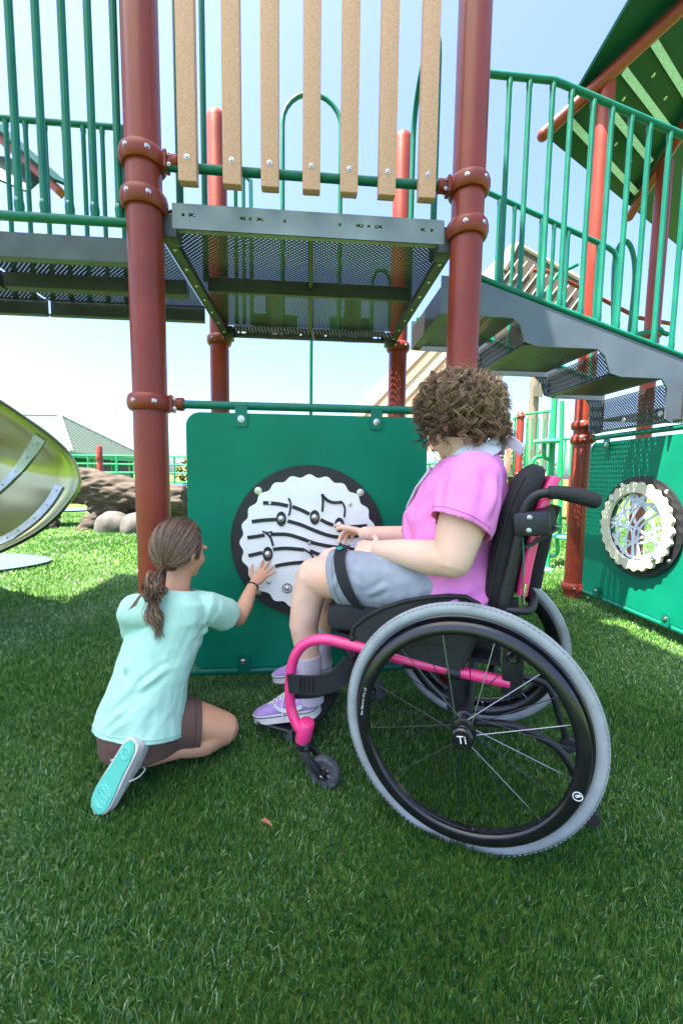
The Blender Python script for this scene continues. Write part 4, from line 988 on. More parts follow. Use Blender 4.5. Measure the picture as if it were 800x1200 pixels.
    # side guard
    sgpx = [(412, 745), (414, 735), (430, 722), (450, 712), (475, 704), (500, 700), (525, 698), (545, 699), (560, 707), (572, 722), (566, 735), (556, 752), (540, 783), (532, 786), (470, 768), (430, 758), (418, 752)]
    gp = [cl(x, y, .205) for x, y in sgpx]
    pl_ = MB().plate([(p.x, p.z) for p in gp][::-1], .005, (1, 0, 0), (0, 0, 1), (0, s_*.205, 0)).build('side_guard', mat('side guard sheet', (.022, .025, .027), .5, noise_amt=.2, bump=.2, bump_scale=600), wc)
    ed = [V((p.x, s_*.2065, p.z)) for p in gp]
    MB().tube(ed[:9]+ed[9:13], .0062, 8).build('guard_edging', RUBBER, pl_)
    if s_ > 0:
        for r_ in range(2):
            for k in range(11): MB().lathe([(.0022, 0), (.002, .001)], cl(484+k*3.9, 753+k*.55+r_*15, .2105-.003), (0, 1, 0), 8).build('guard_hole', RUBBER, pl_)
    # front guard clip and wheel lock
    g0 = cl(413, 745, .21); g1 = cl(412, 780, .215); g2 = cl(398, 790, .225)
    q = [g0, cl(410, 760, .212), g1]; q2 = [g1, cl(404, 783, .22), g2]
    if s_ < 0: q = mir(q); q2 = mir(q2)
    MB().tube(q, .008, 8).build('guard_clip', RUBBER, wc); lk = MB().tube(q2, .007, 8).build('wheel_lock', CHROME, wc)
    MB().lathe([(.011, -.008), (.011, .008)], q[2], (0, 1, 0), 12).build('lock_pivot', ANOD, lk)
    # anti tippers
    at = [(545, 846), (600, 850), (640, 868), (662, 888), (680, 925), (688, 955)] if s_ > 0 else [(590, 790), (630, 797), (645, 810), (655, 840), (664, 868)]
    vv = .12 if s_ > 0 else -.12
    ap = [cl(x, y, vv) for x, y in at]; ap[-1].z = max(ap[-1].z, .05)
    a_o = MB().tube(bez(ap, 4), .0105, 12).build('anti_tip_bar', BLK, wc)
    MB().lathe([(.022, -.011), (.025, -.007), (.025, .007), (.022, .011)], ap[-1]+V((-.004, 0, -.012)), (0, 1, 0), 20).build('anti_tip_roller', RUBBER, a_o)
MB().tube([(0, -.25, .302), (0, .25, .302)], .0165, 14).build('axle_tube', BLK, wc)
for u, z in ((-.06, .40), (.30, .40)): MB().tube([(u, -.19, z), (u, .19, z)], .012, 12).build('cross_tube', BLK, wc)
def slab(rings, n=10, seg=5):
    """rings: (centre, half width vector, half depth vector, corner) -> rounded rectangular body"""
    mb = MB(); loops = []
    for c, a, b, r in rings:
        c, a, b = V(c), V(a), V(b); la, lb = a.length, b.length
        loops.append([c+a*(x/la)+b*(y/lb) for x, y in rrect(-la, la, -lb, lb, min(r, la*.98, lb*.98), seg)])
    k = len(loops[0]); vs = [p for l in loops for p in l]
    fs = [(i*k+q, i*k+(q+1) % k, (i+1)*k+(q+1) % k, (i+1)*k+q) for i in range(len(loops)-1) for q in range(k)]
    fs += [tuple(range(k-1, -1, -1)), tuple((len(loops)-1)*k+q for q in range(k))]
    return mb.add(vs, fs)
slab([((-.08, 0, .50), (0, .16, 0), (0, 0, .03), .02), ((-.07, 0, .505), (0, .178, 0), (0, 0, .042), .025), ((.30, 0, .497), (0, .178, 0), (0, 0, .045), .025), ((.40, 0, .487), (0, .176, 0), (0, 0, .043), .025), ((.425, 0, .485), (0, .165, 0), (0, 0, .030), .02)]).build('seat_cushion', MESHB, wc)
MB().box((.16, 0, .435), (.48, .36, .012), bev=.003).build('seat_pan', CLOTHB, wc)
MB().tube([(.415, -.176, .53), (.415, .176, .53)], .004, 6).build('cushion_piping', RUBBER, wc)
# backrest: black pad in front of a pink shell
rb = []
for z, w, d_, du in ((.548, .150, .016, .0), (.556, .166, .026, 0), (.575, .176, .034, 0), (.62, .179, .037, 0), (.70, .180, .038, 0), (.78, .180, .038, .003), (.85, .178, .037, .010), (.90, .172, .035, .020), (.93, .160, .031, .029), (.95, .138, .024, .036), (.960, .105, .014, .040)):
    rb.append(((-.062-(z-.58)*.115-du, 0, z), (0, w, 0), (d_, 0, .004), .034))
bk = slab(rb).build('backrest', CLOTHB, wc, 60)
MB().tube(bez([V((c[0]+b[0]*.55, w[1]*.985, c[2])) for c, w, b, r in rb[2:9]], 3), .003, 6).build('pad_piping', RUBBER, bk)
slab([((c[0]-.055, 0, min(c[2], .935)), (0, w[1]*.90, 0), (.014, 0, .002), .012) for c, w, b, r in rb[3:9]]).build('back_shell', PINK, wc)
slab([((c[0]-.090, 0, c[2]), (0, .06, 0), (.02, 0, .002), .012) for c, w, b, r in rb[3:7]]).build('back_pouch', CLOTHB, wc)
rg = [cl(584, 714, .19), cl(606, 716, .19), cl(621, 714, .17), cl(625, 700, .12), cl(620, 690, .0)]
MB().tube(bez(rg+mir(rg[:-1])[::-1], 4), .0105, 12).build('rigidizer_bar', BLK, wc)
MB().tube([cl(616, 684, .17), cl(613, 700, .17), cl(614, 719, .17)], .0035, 8).build('release_pin', CHROME, wc)
MB().tube(bez([cl(612, 630, .19), cl(613, 660, .2), cl(611, 690, .19)], 4), .0018, 6).build('release_cord', GRN, wc)
# footplate and calf strap
MB().box((.60, 0, .058), (.20, .30, .012), rz=0, bev=.004).build('footplate', BLK, wc)
for s_ in (-1, 1):
    MB().tube([(.52, s_*.235, .11), (.55, s_*.15, .07), (.58, s_*.12, .055)], .011, 10).build('footrest_tube', BLK, wc)
    p0 = cl(338, 801, .258); p1 = cl(372, 803, .262); p2 = cl(395, 795, .25); p3 = cl(412, 776, .225)
    q = [p0, p1, p2, p3]
    if s_ < 0: q = mir(q)
    cs_ = MB().strap(bez(q, 5), .056, .009, (.15, 0, 1)).build('calf_strap', CLOTHB, wc)
    if s_ > 0:
        for k in range(4): t = cl(351+k*5, 802, .2675); MB().box((t.x, t.y, t.z), (.003, .005, .05), bev=.001).build('strap_rib', RUBBER, cs_)
MB().strap(bez([(.52, .222, .255), (.44, .16, .25), (.40, 0, .25), (.44, -.16, .25), (.52, -.222, .255)], 6), .05, .010, (0, 0, 1)).build('calf_band', CLOTHB, wc)
# ================================================================== PEOPLE
def skin(name, c1, c2):
    m = mat(name, c1, .48, spec=.4, col2=c2, noise_scale=9, sss=.12, bump=.14, bump_scale=420); return m
def hand(mb, wrist, d, n, length, thumb, curls, spread=.10, width=1.0):
    """palm + five fingers; d = pointing direction, n = side the palm faces, thumb = +1/-1 side"""
    d = V(d).normalized(); n = (V(n)-d*V(n).dot(d)).normalized(); s = n.cross(d)*thumb
    w = V(wrist); Lp = length*.50; hw = length*.20*width
    mb.loft([(w-d*length*.10, s*length*.115, n*length*.095), (w, s*length*.125, n*length*.09), (w+d*Lp*.35, s*hw*.95, n*length*.085), (w+d*Lp*.75, s*hw*1.05, n*length*.075), (w+d*Lp, s*hw*.98, n*length*.062), (w+d*Lp*1.08, s*hw*.8, n*length*.045)], 16)
    fl = (.40, .46, .43, .33); fr = (.050, .052, .049, .043)
    tips = []
    for i in range(4):
        o = (1.5-i)/1.5
        base = w+d*Lp*(1.0-.04*abs(i-1.2))+s*(hw*.80*o)
        dd = (d+s*(spread*o*1.6)).normalized(); c = curls[i+1]; L = fl[i]*length
        ax = s*-1*thumb
        pts = [base-dd*L*.15, base]; a = 0; p = base.copy()
        for f, k in ((.45, .35), (.31, .37), (.24, .28)):
            a += c*k; dv = dd*math.cos(a)+n*math.sin(a); p = p+dv*L*f; pts.append(p.copy())
        r = fr[i]*length; mb.limb(pts, [r*1.02, r*1.05, r, r*.92, r*.78], 10); tips.append(p)
    base = w+d*Lp*.25+s*hw*.75; c = curls[0]; td = (d*.62+s*.78).normalized()
    p1 = base+td*length*.17; p2 = p1+(td*math.cos(c*.4)+n*math.sin(c*.4)+d*.25).normalized()*length*.16; p3 = p2+(d*.8+s*(.4-c*.3)+n*math.sin(c*.7)).normalized()*length*.13
    mb.limb([base-td*length*.06, p1, p2, p3], [.062*length, .062*length, .055*length, .042*length], 10); tips.insert(0, p3)
    return tips
def head(mb, c, f, up, r=1.0):
    """head with nose, brow, lips, chin, ears; f = way the face looks"""
    f = V(f).normalized(); u = (V(up)-f*V(up).dot(f)).normalized(); s = f.cross(u)
    M = Matrix((s, f, u)).transposed(); c = V(c)
    def E(o, ax): mb.ell(c+M @ (V(o)*r), [a*r for a in ax], M)
    E((0, -.010, .018), (.070, .090, .086)); E((0, .022, -.025), (.057, .066, .075)); E((0, .035, -.062), (.040, .046, .040)); E((0, .066, -.084), (.018, .016, .015))
    for q in (-1, 1):
        E((q*.030, .052, -.030), (.026, .028, .028)); E((q*.026, .076, .012), (.022, .014, .010)); E((q*.071, -.012, -.012), (.007, .016, .029)); E((q*.077, -.016, -.004), (.005, .012, .020))
    E((0, .079, -.012), (.010, .012, .028)); E((0, .086, -.028), (.013, .012, .011)); E((0, .082, -.052), (.021, .012, .006)); E((0, .080, -.061), (.018, .012, .006))
    return M, c
def face_bits(parent, M, c, r):
    for q in (-1, 1):
        MB().ell(c+M @ (V((q*.028, .061, .002))*r), [.0115*r]*3, M, 14, 8).build('eye', WHITE, parent)
        MB().ell(c+M @ (V((q*.028, .0695, .002))*r), [.006*r, .004*r, .006*r], M, 12, 8).build('iris', mat('brown iris', (.05, .025, .012), .2), parent)
    MB().limb([c+M @ (V((-.018, .0915, -.0565))*r), c+M @ (V((0, .0945, -.0565))*r), c+M @ (V((.018, .0915, -.0565))*r)], [.003*r, .0045*r, .003*r], 8).build('lips', mat('lips', (.42, .16, .14), .5), parent)
def hairmat(name, dark, mid, light):
    m = bpy.data.materials.new(name); m.use_nodes = True; nt = m.node_tree; p = nt.nodes['Principled BSDF']
    a = nt.nodes.new('ShaderNodeAttribute'); a.attribute_name = 'rnd'
    r = nt.nodes.new('ShaderNodeValToRGB'); e = r.color_ramp.elements; e[0].color = (*dark, 1); e[1].color = (*light, 1); k = r.color_ramp.elements.new(.55); k.color = (*mid, 1)
    nt.links.new(a.outputs['Fac'], r.inputs[0]); nt.links.new(r.outputs[0], p.inputs['Base Color'])
    p.inputs['Roughness'].default_value = .36; p.inputs['Specular IOR Level'].default_value = .55; MATS[name] = m; return m
class Hair(MB):
    def __init__(self): super().__init__(); self.rnd = []
    def strand(self, pts, r, val, seg=4, taper=.35):
        n0 = len(self.v); n = len(pts)
        self.tube(pts, [r*(1-(1-taper)*(i/(n-1))**2) for i in range(n)], seg)
        self.rnd += [val]*(len(self.v)-n0)
    def base(self, mb, val): n0 = len(self.v); self.add(mb.v, mb.f); self.rnd += [val]*(len(self.v)-n0)
    def build(self, name, material, parent):
        me = bpy.data.meshes.new(name); me.from_pydata(self.v, [], self.f); me.update(); me.shade_smooth()
        a = me.attributes.new('rnd', 'FLOAT', 'POINT'); a.data.foreach_set('value', np.array(self.rnd[:len(me.vertices)], np.float32))
        return obj(name, me, material, parent)
def shoe(parent, T, L, upper, sole, colour2, laces=True, sole_label=None, stripe=None):
    """T maps shoe frame (x to toe, y left, z up from the sole) to parent space"""
    k = L/.24
    prof = [(.0, .020, .060), (.012, .029, .074), (.05, .0325, .082), (.085, .034, .080), (.12, .037, .068), (.155, .0405, .054), (.19, .042, .045), (.215, .037, .039), (.233, .024, .034), (.24, .010, .028)]
    mb = MB(); mb.loft([(T @ V((x*k, 0, (.012+t)/2*k)), T.to_3x3() @ V((0, w*k, 0)), T.to_3x3() @ V((0, 0, (t-.012)/2*k))) for x, w, t in prof], 20)
    u = mb.build('shoe', upper, parent, 60)
    out = [(x*k, (w+.004)*k) for x, w, t in prof]; out = [(-.004*k, 0)]+out+[(.245*k, 0)]
    poly = out+[(x, -w) for x, w in out[::-1][1:-1]]
    poly = [((p[0]), p[1]) for p in poly]
    X = T.to_3x3() @ V((1, 0, 0)); Y = T.to_3x3() @ V((0, 1, 0))
    so_ = MB().plate(poly, .026*k, X, Y, T @ V((0, 0, 0))).build('sole', sole, u, 50)
    if stripe is not None:
        for z in (.0225,): 
            pl_ = [T @ V((a*1.004, b*1.012, z*k)) for a, b in poly]; MB().tube(pl_, .0014*k, 5, closed=True).build('foxing_line', stripe, u)
    lm = colour2
    if laces:
        for i in range(5):
            x = .095+.018*i; w = .021-.001*i; z = .079-.0075*i+(.003 if i == 0 else 0)
            MB().tube(bez([T @ V((x*k, -w*k, (z-.006)*k)), T @ V((x*k+.004, 0, (z+.003)*k)), T @ V((x*k+.003, w*k, (z-.006)*k))], 3), .0026*k, 6).build('lace', lm, u)
        for q in (-1, 1): MB().tube(bez([T @ V((.10*k, q*.006, .080*k)), T @ V((.09*k, q*.03, .082*k)), T @ V((.10*k, q*.044, .05*k)), T @ V((.105*k, q*.046, .012*k))], 4), .0022*k, 6).build('lace', lm, u)
    return u
def folds(me, amp, fr=(9, 9, 5), seed=0, amp2=.35):
    displace(me, lambda p, n: amp*(noise.noise(V((p.x*fr[0]+seed, p.y*fr[1], p.z*fr[2])))+amp2*noise.noise(V((p.x*fr[0]*2.6, p.y*fr[1]*2.6+seed, p.z*fr[2]*2.2)))))
def crease(me, lines, w=.012, amp=.004):
    """narrow ridges between pairs of points"""
    L = [(V(a), V(b)) for a, b in lines]
    def fn(p, n):
        r = 0
        for a, b in L:
            t = max(0, min(1, (p-a).dot(b-a)/(b-a).length_squared)); d = (p-a-(b-a)*t).length
            if d < w*3: r += (math.exp(-(d/w)**2)-.45*math.exp(-((d-w*1.7)/w)**2))*math.sin(PI*t)
        return amp*r
    displace(me, fn)

def hem(me, p, n, rad, material, parent, name='hem_stitch', r=.0009, lift=.0012):
    """thin stitched line where a plane crosses a garment"""
    bm = bmesh.new(); bm.from_mesh(me); p, n = V(p), V(n).normalized()
    res = bmesh.ops.bisect_plane(bm, geom=bm.verts[:]+bm.edges[:]+bm.faces[:], plane_co=p, plane_no=n)
    es = [g for g in res['geom_cut'] if isinstance(g, bmesh.types.BMEdge) and all((q.co-p).length < rad for q in g.verts)]
    adj = {}
    for e in es:
        a, b = e.verts; adj.setdefault(a, []).append(b); adj.setdefault(b, []).append(a)
    seen = set(); best = []
    for s0 in list(adj):
        if s0 in seen: continue
        ends = [q for q in adj if q not in seen and len(adj[q]) == 1]
        cur = s0; chain = [cur]; seen.add(cur)
        while True:
            nx = [q for q in adj[cur] if q not in seen]
            if not nx: break
            cur = nx[0]; seen.add(cur); chain.append(cur)
        if len(chain) > len(best): best = chain
    if len(best) > 8:
        pts = [q.co+q.normal*lift for q in best][::2]
        MB().tube(pts, r, 5, closed=(best[0] in adj[best[-1]])).build(name, material, parent)
    bm.free()
# ------------------------------------------------------------------ seated person (wheelchair frame)
SK1 = skin('fair skin', (.79, .44, .32), (.86, .56, .44)); SK2 = skin('tanned skin', (.60, .29, .165), (.69, .38, .24))
def seated():
    b = MB(); e = lambda c, a, d: b.loft
    Yv = V((0, 1, 0)); 
    b.loft([(V((.04, 0, .545)), Yv*.15, V((.11, 0, 0))), (V((.045, 0, .60)), Yv*.165, V((.125, 0, 0))), (V((.075, 0, .70)), Yv*.152, V((.122, 0, 0))), (V((.066, 0, .80)), Yv*.146, V((.128, 0, .01))), (V((.042, 0, .885)), Yv*.152, V((.112, 0, .015))), (V((.022, 0, .945)), Yv*.125, V((.085, 0, .01))), (V((.018, 0, .985)), Yv*.07, V((.058, 0, 0)))], 24)
    b.limb([(.018, 0, .96), (.045, 0, 1.00), (.066, -.002, 1.04)], [.064, .058, .056])
    hf = V((.83, -.42, -.36)); hM, hc = head(b, (.088, -.008, 1.098), hf, (.25, 0, 1), 1.0)
    # left arm (viewer's side), hand resting on the lap
    el = V((.048, .232, .718)); wr = w2l(dep(446, 644, 1.235)); 
    b.limb([(.012, .145, .915), (.018, .182, .86), (.035, .213, .785), el], [.064, .066, .060, .051]); b.limb([el, el.lerp(wr, .3)+V((0, .006, -.004)), el.lerp(wr, .7), wr], [.050, .047, .038, .029])
    hd = (w2l(dep(404, 640, 1.33))-wr).normalized()
    hand(b, wr+hd*.008, hd, V((-.1, -.55, -.8)), .158, 1, (.8, 1.15, 1.9, 2.1, 2.2), spread=.04, width=1.05)
    # right arm, index finger on the button
    tip = w2l(on(399, 616, 'y', -.052)); er = V((.10, -.205, .70)); wr2 = V((.40, -.125, .712))
    b.limb([(.012, -.145, .915), (.03, -.19, .83), er], [.062, .06, .05]); b.limb([er, er.lerp(wr2, .35), wr2], [.048, .044, .028])
    d2 = (tip-wr2).normalized(); Lh = (tip-wr2).length/(.5*.98+.40*.985)
    hand(b, wr2, d2, V((.2, .25, -.9)), min(Lh, .178), -1, (.7, .12, 1.7, 1.9, 2.0), spread=.03)
    # legs
    kn = V((.498, .10, .592)); an = V((.515, .095, .215))
    b.limb([(.06, .085, .60), (.25, .095, .602), kn], [.088, .080, .064]); b.limb([kn, kn+V((.028, 0, -.08)), V((.540, .10, .42)), V((.522, .097, .30)), an], [.062, .054, .049, .037, .034])
    kn2 = V((.52, -.10, .592)); an2 = V((.565, -.095, .25))
    b.limb([(.06, -.085, .60), (.25, -.095, .602), kn2], [.088, .080, .064]); b.limb([kn2, V((.57, -.10, .42)), an2], [.062, .049, .034])
    me = remesh(b, .0036, 4, .5, 'person')
    o = obj('person', me, SK1); o.location = WM; o.rotation_euler = (0, 0, WRZ)
    tag(o, 'seated person in pink shirt and grey shorts with curly hair pointing at the white disc', 'person')
    face_bits(o, hM, hc, 1.0)
    # shirt
    s = MB()
    s.loft([(V((.040, 0, .52)), Yv*.210, V((.135, 0, 0))), (V((.045, 0, .60)), Yv*.207, V((.150, 0, 0))), (V((.082, 0, .70)), Yv*.172, V((.142, 0, 0))), (V((.072, 0, .80)), Yv*.163, V((.152, 0, .012))), (V((.045, 0, .885)), Yv*.168, V((.130, 0, .015))), (V((.024, 0, .95)), Yv*.140, V((.102, 0, .012))), (V((.022, 0, .99)), Yv*.095, V((.078, 0, .01))), (V((.028, 0, 1.015)), Yv*.072, V((.064, 0, .01)))], 28)
    caps_ = []
    for q in (1, -1):
        r0 = V((.012, .140*q, .918)); m1 = V((.020, .184*q, .862)); m2 = V((.032, .206*q, .812)) if q > 0 else V((.045, -.195, .81)); dv = (m2-m1).normalized()+V((.10, 0, 0)); dv.normalize(); end = m2+dv*.018
        s.limb([r0-V((0, .035*q, -.005)), r0, m1], [.072, .078, .083]); s.tube([r0, m1, m2, end], [.078, .083, .085, .086], 24, up=(1, 0, .1)); caps_.append((end, dv))
    sm = remesh(s, .0055, 4, .5, 'shirt'); folds(sm, .009, (7, 7, 11), 2)
    for p, n in caps_: open_cap(sm, p, n, .105)
    cut(sm, [((.028, 0, .992), (.30, 0, 1), (.028, 0, 1.02), .11), ((0, 0, .535), (0, 0, -1), None, 0)])
    crease(sm, [((.05, .20, .958), (.06, .278, .83)), ((.0, .20, .960), (.012, .288, .815)), ((-.045, .185, .945), (-.035, .268, .82)), ((.09, .16, .93), (.088, .258, .83)), ((-.085, .10, .94), (-.088, .12, .77)), ((-.07, .15, .86), (-.055, .175, .69)), ((-.05, .185, .67), (.06, .21, .58)), ((-.085, .15, .63), (.03, .212, .555)), ((.0, .182, .73), (.10, .19, .63)), ((-.02, .18, .77), (.06, .18, .68)), ((.205, .06, .81), (.19, .11, .70)), ((.14, .13, .78), (.17, .13, .66)), ((.13, .12, .90), (.17, .10, .80))], .013, .010)
    PK = mat('pink cotton', (.86, .25, .62), .85, noise_amt=.06, noise_scale=25, bump=.25, bump_scale=700)
    so_ = obj('shirt', sm, PK, o); solid(so_, .0022)
    PKS = mat('pink stitch', (.66, .15, .47), .9)
    for p, n in caps_: hem(sm, p-n*.016, n, .12, PKS, so_)
    t = MB(); put_text(t, 'T', .055, V((.2245, .040, .765)), V((-.22, -.95, 0)).normalized()*-1 if False else V((-.30, .95, 0)).normalized(), V((-.12, 0, .99)))
    t.build('shirt_lettering', mat('dark print', (.03, .02, .06), .8), so_)
    # shorts
    h = MB()
    h.loft([(V((.05, 0, .535)), Yv*.178, V((.135, 0, 0))), (V((.05, 0, .60)), Yv*.178, V((.135, 0, 0))), (V((.06, 0, .66)), Yv*.165, V((.125, 0, 0)))], 24)
    for q in (1, -1): h.limb([(.05, .088*q, .602), (.20, .098*q, .606), (.30, .102*q, .604), (.40, .104*q, .60), (.46, .104*q, .598)], [.095, .097, .092, .088, .088])
    hm = remesh(h, .006, 4, .5, 'shorts'); folds(hm, .005, (12, 9, 9), 5)
    crease(hm, [((.26, .14, .66), (.34, .19, .56)), ((.16, .12, .68), (.26, .19, .60)), ((.10, .15, .66), (.20, .19, .58)), ((.30, .19, .60), (.38, .17, .64)), ((.05, .17, .62), (.14, .19, .57)), ((.22, .19, .62), (.30, .195, .57)), ((.36, .18, .66), (.40, .19, .58)), ((.12, .12, .695), (.22, .10, .70))], .009, .0075)
    cut(hm, [((.415, 0, .60), (1, 0, -.28), None, 0)])
    sho = obj('shorts', hm, mat('grey cotton', (.29, .31, .37), .85, noise_amt=.10, noise_scale=30, bump=.3, bump_scale=600), o); solid(sho, .003)
    GSM = mat('grey stitch', (.20, .215, .26), .9); hem(hm, (.395, .10, .60), (1, 0, -.28), .14, GSM, sho); hem(hm, (.20, .10, .59), (.1, .25, 1), .28, GSM, sho)
    # thigh strap
    ring = []
    for k in range(28):
        a = 2*PI*k/28; ring.append(V((.352-.045*-math.sin(a)-.0, .103+.100*math.cos(a), .603+.098*math.sin(a))))
    MB().strap(ring, .034, .004, lambda i: V((1, 0, .25)), closed=True).build('thigh_strap', CLOTHB, o)
    pt = V((.397, .135, .697)); MB().lathe([(.010, 0), (.010, .002), (.008, .003)], pt+V((0, .004, .004)), (0, .45, 1), 16).build('strap_badge', mat('teal badge', (.0, .25, .22), .4), o)
    # socks and shoes
    SOCK = mat('lilac white sock', (.62, .54, .66), .9, noise_amt=.08, noise_scale=120, bump=.5, bump_scale=260, stretch=(6, 6, .6))
    for q, a in ((1, an), (-1, an2)):
        sk = MB(); top = a+V((.008, 0, .10)); pts = [a+V((-.005, 0, -.06)), a, a+V((.002, 0, .05)), top]
        sk.tube(pts, [.042, .0395, .0415, .0435], 24); sk.build('sock', SOCK, o)
        d = V((.95, 0, -.30)).normalized() if q > 0 else V((.96, 0, -.26)).normalized()
        heel = (V((.482, .100, .118)) if q > 0 else V((.525, -.10, .152)))
        y = V((0, 1, 0)); z = d.cross(y).normalized()
        T = Matrix(((d.x, y.x, z.x, heel.x), (d.y, y.y, z.y, heel.y), (d.z, y.z, z.z, heel.z), (0, 0, 0, 1)))
        sh = shoe(o, T, .255, mat('lilac canvas', (.42, .28, .62), .8, noise_amt=.12, noise_scale=60, bump=.3, bump_scale=400), mat('off white sole', (.74, .70, .68), .6, noise_amt=.06), WTXT, True, stripe=mat('dark foxing', (.04, .03, .07), .6))
        k = .255/.24
        MB().sweep(bez([T @ V((.03*k, q*.0315*k+q*.003, .045*k)), T @ V((.07*k, q*.036*k+q*.003, .036*k)), T @ V((.11*k, q*.038*k+q*.003, .043*k)), T @ V((.13*k, q*.036*k, .058*k))], 5), [(-.0015, -.006), (.0015, -.006), (.0015, .006), (-.0015, .006)], up=z).build('side_stripe', WTXT, sh)
    # neckerchief
    nk = MB(); n = 40; vs = []
    for i in range(n):
        a = 2*PI*i/n; f = math.cos(a)
        c = V((.040+.092*math.cos(a), .090*math.sin(a), .992-.034*f-.035*max(0, f)**2+.006*math.sin(5*a)))
        out = V((math.cos(a), math.sin(a), 0)); w = .030+.012*max(0, f)
        for j, (o_, zz) in enumerate(((-.008, .6), (.002, .3), (.008, -.2), (.012, -.8), (.004, -.8), (-.006, -.2))): vs.append(c+out*(o_+.004*math.sin(7*a+j))+V((0, 0, zz*w)))
    fs = [(i*6+q, i*6+(q+1) % 6, ((i+1) % n)*6+(q+1) % 6, ((i+1) % n)*6+q) for i in range(n) for q in range(6)]
    CLO = mat('pale neckerchief', (.66, .66, .74), .85, noise_amt=.12, noise_scale=60, bump=.3, bump_scale=300)
    ne = nk.add(vs, fs).build('neckerchief', CLO, o, 60)
    tri = MB().loft([(V((.140, .0, .945)), V((0, .075, 0)), V((.006, 0, .01))), (V((.184, 0, .89)), V((0, .055, 0)), V((.006, 0, .004))), (V((.214, 0, .835)), V((0, .022, 0)), V((.005, 0, .002))), (V((.222, 0, .812)), V((0, .004, 0)), V((.003, 0, .001)))], 16).build('kerchief_point', CLO, ne)
    MB().ell((-.058, 0, 1.02), (.016, .022, .014)).build('kerchief_knot', CLO, ne)
    MB().sweep(bez([(-.060, .012, 1.022), (-.08, .03, 1.026), (-.098, .04, 1.012), (-.11, .05, 1.0)], 4), [(-.002, -.016), (.002, -.016), (.002, .016), (-.002, .016)], up=(0, .3, 1)).build('kerchief_tail', CLO, ne)
    # curly hair
    H = Hair(); rnd = random.Random(11)
    hcn = V((.068, 0, 1.125)); A = V((.107, .096, .113))
    bmb = MB().ell(hcn+V((-.008, 0, .004)), A*.93, None, 28, 20); 
    bm2 = []
    for p in bmb.v:
        q = V(p); d = (q-hcn)
        # leave the face clear
        if d.dot(hf.normalized()) > .055 and d.z < .03: q = q-hf.normalized()*(d.dot(hf.normalized())-.055)
        bm2.append(q+d.normalized()*(.012*noise.noise(q*22)))
    bmb.v = bm2; H.base(bmb, .06)
    fh = hf.normalized()
    cnt = 0
    while cnt < 400:
        d = V((rnd.gauss(0, 1), rnd.gauss(0, 1), rnd.gauss(0, 1))).normalized()
        if d.z < -.5 or (d.dot(fh) > .50 and d.z < .25): continue
        cnt += 1
        st = hcn+V((d.x*A.x, d.y*A.y, d.z*A.z))*.90
        L = rnd.uniform(.07, .15)*(1.0 if d.z > -.1 else .75); n = 24; R = rnd.uniform(.006, .013); turns = L/rnd.uniform(.034, .06); ph = rnd.uniform(0, 6.28); hand_ = rnd.choice((-1, 1))
        p = st.copy(); axis_ = []; t = (d*rnd.uniform(.3, .9)+V((rnd.uniform(-.4, .4), rnd.uniform(-.4, .4), rnd.uniform(-.3, .4)))).normalized()
        if d.z > .45 and (d.x*d.x+d.y*d.y) > 1e-4: t = (d*.35+V((d.x, d.y, 0)).normalized()*.7+V((rnd.uniform(-.5, .5), rnd.uniform(-.5, .5), 0))).normalized()
        for i in range(n):
            f = i/(n-1); s_, u_ = frame(t, V((.3, .2, 1)))
            a = ph+hand_*turns*2*PI*f; rr = R*min(1, f*3+.25)
            axis_.append((p+s_*rr*math.cos(a)+u_*rr*math.sin(a), s_, u_))
            t = (t+V((0, 0, -.17))+d*.03).normalized(); p = p+t*(L/(n-1))
            q = p-hcn; e = V((q.x/A.x, q.y/A.y, q.z/A.z)).length
            if e < 1.02: p = hcn+q/max(e, .01)*1.02
            if e > 1.2 and q.z > -.03: p = hcn+q*(1.2/e)
        tone = min(.95, max(.05, rnd.gauss(.38, .16)+.22*d.z-.10*d.x))  # locks lighter on top and behind, sun highlight put into the tone
        for k in range(10):
            o1, o2 = rnd.gauss(0, .0032), rnd.gauss(0, .0032); cutn = rnd.randint(18, 24); sp = rnd.uniform(.6, 1.8)
            H.strand([q+s_*o1*(1+sp*i/24)+u_*o2*(1+sp*i/24) for i, (q, s_, u_) in enumerate(axis_[:cutn])], rnd.uniform(.0006, .00125), min(1, max(0, tone+rnd.gauss(0, .13))), 4, .5)
    for k in range(170):                                        # flyaways
        d = V((rnd.gauss(-.4, .8), rnd.gauss(.2, .8), rnd.gauss(.35, .6))).normalized()
        if d.dot(fh) > .5: continue
        st = hcn+V((d.x*A.x, d.y*A.y, d.z*A.z)); t = (d+V((rnd.uniform(-.6, .6), rnd.uniform(-.6, .6), rnd.uniform(-.2, .5)))).normalized(); pts = [st]; w = rnd.uniform(-2, 2)
        for i in range(10): s_, u_ = frame(t); t = (t+s_*.35*math.cos(i*.8+w)+u_*.3*math.sin(i*.9+w)-V((0, 0, .1))).normalized(); pts.append(pts[-1]+t*rnd.uniform(.004, .009))
        H.strand(pts, .00045, .75, 3, .6)
    H.build('hair', hairmat('curly brown hair', (.026, .013, .007), (.22, .118, .062), (.62, .40, .23)), o)
    return o
seated()

